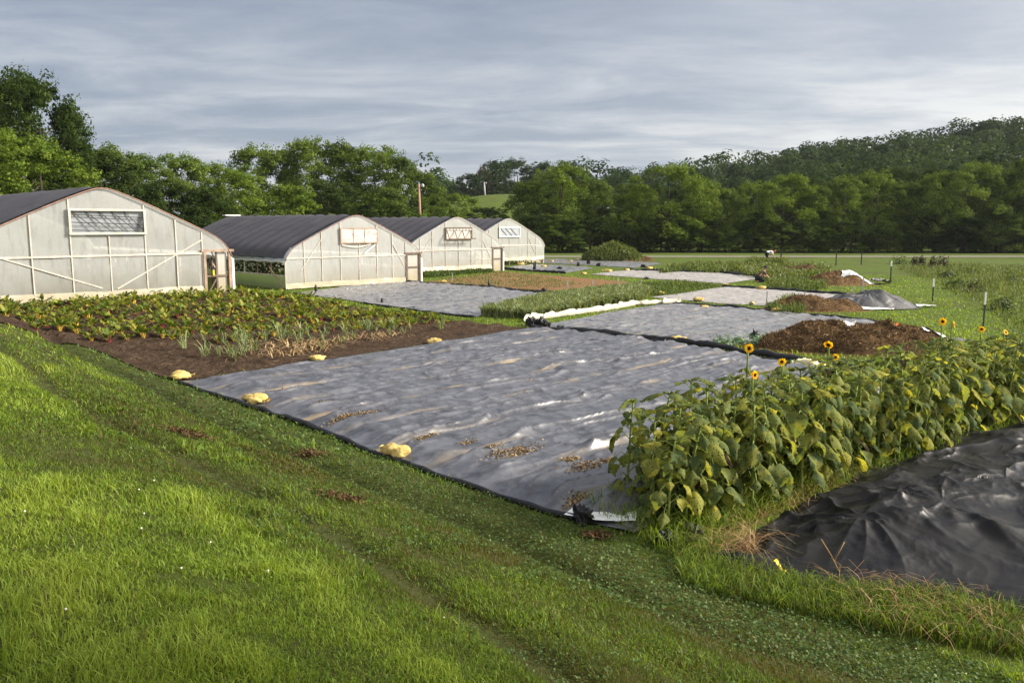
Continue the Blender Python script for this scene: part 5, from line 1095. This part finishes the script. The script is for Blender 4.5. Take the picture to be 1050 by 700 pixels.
# ================================================================== PEOPLE
def skin(name, joints, bones, radii, mat, parent, sub=2):
    me = bpy.data.meshes.new(name); me.from_pydata([tuple(map(float, j)) for j in joints], bones, []); o = bpy.data.objects.new(name, me); C.objects.link(o); o.parent = parent
    me.materials.append(MT[mat]); md = o.modifiers.new('skin', 'SKIN'); md.use_smooth_shade = True
    for i, r in enumerate(radii): v = me.skin_vertices[0].data[i]; v.radius = (r, r) if np.isscalar(r) else r; v.use_root = i == 0
    s = o.modifiers.new('sub', 'SUBSURF'); s.levels = s.render_levels = sub; return o
def person(loc, rz, J, label, shirt, trousers, hat):
    e = empty('person', loc, rz); tag(e, label, 'person', 'people working in the plots')
    names = ['pelvis', 'waist', 'chest', 'neck', 'head', 'crown', 'shL', 'elL', 'haL', 'shR', 'elR', 'haR', 'hipL', 'knL', 'anL', 'toL', 'hipR', 'knR', 'anR', 'toR']; ix = {n: i for i, n in enumerate(names)}
    V = [np.array(J[n], float) for n in names]; E = [(0, 1), (1, 2), (2, 3), (3, 4), (4, 5), (2, 6), (6, 7), (7, 8), (2, 9), (9, 10), (10, 11), (0, 12), (12, 13), (13, 14), (14, 15), (0, 16), (16, 17), (17, 18), (18, 19)]
    Rr = [.13, .12, .14, .055, .095, .075, .065, .045, .032, .065, .045, .032, .095, .065, .042, .04, .095, .065, .042, .04]
    for h, el in (('haL', 'elL'), ('haR', 'elR')):   # five bent fingers on each hand
        d = V[ix[h]]-V[ix[el]]; d /= np.linalg.norm(d); s = np.cross(d, [0, 0, 1.]); s /= np.linalg.norm(s)+1e-6; dn = np.cross(s, d)
        for k, (o, l) in enumerate(((-.032, .075), (-.011, .09), (.011, .088), (.03, .07), (.05, .05))):
            b = len(V); st = V[ix[h]]+s*o+d*(.03 if k < 4 else -.01); V += [st+d*l*.5, st+d*l*.9+dn*l*.35]; E += [(ix[h], b), (b, b+1)]; Rr += [.009, .008]
    hd = V[4]; f = np.array(J['face'], float); f /= np.linalg.norm(f); b = len(V); V += [hd+f*.10]; E += [(4, b)]; Rr += [.018]   # nose
    skin('body', V, E, Rr, 'skin', e)
    g = lambda *n: [V[ix[q]] for q in n]
    T = g('waist', 'chest', 'neck', 'shL', 'elL', 'shR', 'elR', 'pelvis'); T[2] = T[1]*.45+T[2]*.55
    skin('shirt', [T[0], T[1], T[2], T[3], T[3]*.35+T[4]*.65, T[5], T[5]*.35+T[6]*.65, T[7]*.7+T[0]*.3], [(0, 1), (1, 2), (1, 3), (3, 4), (1, 5), (5, 6), (0, 7)], [.145, .165, .07, .085, .06, .085, .06, .145], shirt, e)
    skin('trousers', g('pelvis', 'hipL', 'knL', 'anL', 'hipR', 'knR', 'anR'), [(0, 1), (1, 2), (2, 3), (0, 4), (4, 5), (5, 6)], [.15, .11, .08, .06, .11, .08, .06], trousers, e)
    c = V[5]; ax = V[5]-V[4]; ax /= np.linalg.norm(ax); a = np.cross(ax, f); a /= np.linalg.norm(a); b2 = np.cross(a, ax)
    mb = MB(); th = np.linspace(0, 6.2832, 17); P = np.array([[V[4]*.45+V[5]*.55+ax*z+(a*math.cos(t)*r+b2*math.sin(t)*r*(1.08+(brim if math.sin(t)*1 < -.2 or math.sin(t) > .2 else 0))) for t in th] for r, z, brim in ((.15, .0, .12), (.112, .012, 0), (.112, .06, 0), (.085, .11, 0), (.0, .13, 0))]); mb.grid(P); mb.build('hat', hat, e)
    for sgn in (-1, 1):
        mb = MB(); lump(mb, V[4]+f*.082+np.cross(f, [0, 0, 1.])*.035*sgn+np.array([0, 0, .02]), (.013, .013, .013), 1, 0, 5, flat=False); mb.build('eye', 'darkcloth', e)
    return e
bend = dict(pelvis=(0, 0, .90), waist=(.16, 0, 1.00), chest=(.40, 0, 1.02), neck=(.55, 0, 1.03), head=(.68, 0, 1.02), crown=(.76, 0, 1.06), face=(.8, 0, -.6), shL=(.42, .18, .97), elL=(.50, .22, .70), haL=(.60, .18, .46), shR=(.42, -.18, .97), elR=(.52, -.22, .70), haR=(.62, -.18, .46),
            hipL=(-.02, .10, .84), knL=(.02, .12, .46), anL=(-.03, .13, .08), toL=(.12, .14, .04), hipR=(-.02, -.10, .84), knR=(.02, -.12, .46), anR=(-.03, -.13, .08), toR=(.12, -.14, .04))
person(at(786, 269.5), .15, bend, 'person in a white shirt bending over far weeds, near the road', 'whiteshirt', 'darkcloth', 'redcap')
kneel = dict(pelvis=(0, 0, .30), waist=(.12, 0, .43), chest=(.30, 0, .60), neck=(.38, 0, .71), head=(.44, 0, .82), crown=(.46, 0, .92), face=(.9, 0, -.4), shL=(.32, .19, .58), elL=(.48, .20, .38), haL=(.68, .14, .28), shR=(.32, -.19, .58), elR=(.50, -.20, .38), haR=(.70, -.14, .26),
             hipL=(.02, .11, .26), knL=(.38, .15, .09), anL=(-.05, .14, .07), toL=(-.18, .14, .04), hipR=(.02, -.11, .26), knR=(.36, -.16, .09), anR=(-.05, -.14, .07), toR=(-.18, -.14, .04))
person(at(777, 289.5), .1, kneel, 'kneeling person in a brown shirt and dark hat beside the pale sheet', 'brownshirt', 'darkcloth', 'darkcloth')
p = at(788, 289); mb = MB(); lump(mb, (0, 0, 0), (.16, .14, .14), 8, .1, 8); o = mb.build('bucket_of_weeds', 'yellowthing'); o.location = p+np.array([-.55, -.25, 0]); o.name = 'harvest_bag'; tag(o, 'small yellow bag on the ground by the kneeling person', 'bag')
# the thin morning air that pales the far hill
hm, hnt, HN, ho = newmat('haze'); pv = HN('VolumePrincipled', Color=(.80, .86, .92), Density=.0001, Anisotropy=.2); hnt.links.new(pv.outputs[0], ho.inputs['Volume'])
mb = MB(); mb.box((0, 735, 29), (2960, 1790, 60)); MT['haze'] = hm
o = mb.build('haze', 'haze', smooth=False); tag(o, kind='stuff')
# ================================================================== CAMERA, LIGHT, SKY
cam = bpy.data.cameras.new('camera'); co = bpy.data.objects.new('camera', cam); C.objects.link(co); co.location = (0, 0, CAMZ); co.rotation_euler = (math.pi/2-PITCH, 0, 0)
cam.lens = 36*F/1050; cam.sensor_width = 36; cam.sensor_fit = 'HORIZONTAL'; cam.clip_end = 5000; SC.camera = co
S = np.array(SUNDIR, float); S /= np.linalg.norm(S)
sl = bpy.data.lights.new('sun', 'SUN'); sl.energy = SUNE; sl.angle = math.radians(SUNA); sl.color = (1, .92, .80); so = bpy.data.objects.new('sun', sl); C.objects.link(so)
from mathutils import Vector
so.rotation_euler = Vector(-S).to_track_quat('-Z', 'Y').to_euler(); so.location = (20, -30, 40)
W = bpy.data.worlds.new('World'); SC.world = W; W.use_nodes = True; nt = W.node_tree; nt.nodes.clear()
def WN(t, **k):
    n = nt.nodes.new('ShaderNode'+t)
    for a, v in k.items():
        if a.startswith('_'): setattr(n, a[1:], v)
        else:
            s = n.inputs[int(a[1:])] if a[0] == 'i' and a[1:].isdigit() else n.inputs[a.replace('__', ' ')]
            if isinstance(v, bpy.types.NodeSocket): nt.links.new(v, s)
            else: s.default_value = (*v, 1) if isinstance(v, tuple) and len(v) == 3 and s.type == 'RGBA' else v
    return n
WN.__dict__['x'] = 0
tc = WN('TexCoord'); d = WN('VectorMath', _operation='NORMALIZE', i0=tc.outputs['Generated']).outputs[0]; sx = WN('SeparateXYZ', Vector=d)
M = lambda op, a, b=0.: WN('Math', _operation=op, i0=a, i1=b).outputs[0]
zc = M('MAXIMUM', sx.outputs[2], 0.0); zz = M('ADD', zc, .10)
cv = WN('CombineXYZ', X=M('DIVIDE', sx.outputs[0], zz), Y=M('DIVIDE', sx.outputs[1], zz), Z=0.0).outputs[0]
mp = WN('Mapping', Vector=cv, Scale=(.62, 1.15, 1), Rotation=(0, 0, .30)).outputs[0]
class _N:      # let ramp() and mix() work on the world tree
    pass
n1 = WN('TexNoise', Vector=mp, Scale=1.55, Detail=9, Roughness=.62, Distortion=.35).outputs[0]
n2 = WN('TexNoise', Vector=mp, Scale=.33, Detail=4, Roughness=.5).outputs[0]
cl = M('ADD', M('MULTIPLY', n1, .55), M('MULTIPLY', n2, .45))
cr = ramp(WN, cl, [(.38, (1.12, 1.36, 1.80)), (.50, (1.50, 1.73, 2.16)), (.60, (2.10, 2.28, 2.62))])
hz = ramp(WN, zc, [(0, (1, 1, 1)), (.08, (.85, .85, .85)), (.24, (.12, .12, .12)), (.5, (0, 0, 0))])
lowc = ramp(WN, cl, [(.42, (1.75, 2.0, 2.4)), (.56, (3.7, 3.7, 3.65))])
rx = ramp(WN, sx.outputs[0], [(.0, (.62, .62, .62)), (.45, (1, 1, 1))])
cr = mix(WN, M('MULTIPLY', M('MULTIPLY', hz, rx), .85), cr, lowc)
# added fill glow: unseen sky behind right of the camera, brighter than in view
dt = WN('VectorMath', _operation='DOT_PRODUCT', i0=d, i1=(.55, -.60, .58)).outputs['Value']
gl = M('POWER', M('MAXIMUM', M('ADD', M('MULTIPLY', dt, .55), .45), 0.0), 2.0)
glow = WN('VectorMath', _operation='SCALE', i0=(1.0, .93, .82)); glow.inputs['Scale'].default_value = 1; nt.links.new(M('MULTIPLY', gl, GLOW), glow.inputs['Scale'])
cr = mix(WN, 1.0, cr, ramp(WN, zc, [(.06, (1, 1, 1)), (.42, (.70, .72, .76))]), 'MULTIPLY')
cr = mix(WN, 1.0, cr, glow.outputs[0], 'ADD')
sk = WN('TexSky', _sky_type='NISHITA', _sun_disc=False, _sun_elevation=math.asin(S[2]), _sun_rotation=math.atan2(S[0], S[1]), _air_density=1.2, _dust_density=2.0)
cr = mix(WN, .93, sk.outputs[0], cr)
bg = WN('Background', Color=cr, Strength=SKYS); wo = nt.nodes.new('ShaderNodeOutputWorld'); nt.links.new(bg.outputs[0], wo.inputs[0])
vs = SC.view_settings; vs.view_transform = 'Standard'; vs.look = 'None'; vs.exposure = EXPO; vs.gamma = 1; vs.use_curve_mapping = False
SC.cycles.max_bounces = 6; SC.cycles.diffuse_bounces = 3; SC.cycles.glossy_bounces = 2; SC.cycles.transmission_bounces = 4; SC.cycles.transparent_max_bounces = 8; SC.cycles.use_denoising = True
SC.cycles.caustics_reflective = False; SC.cycles.caustics_refractive = False
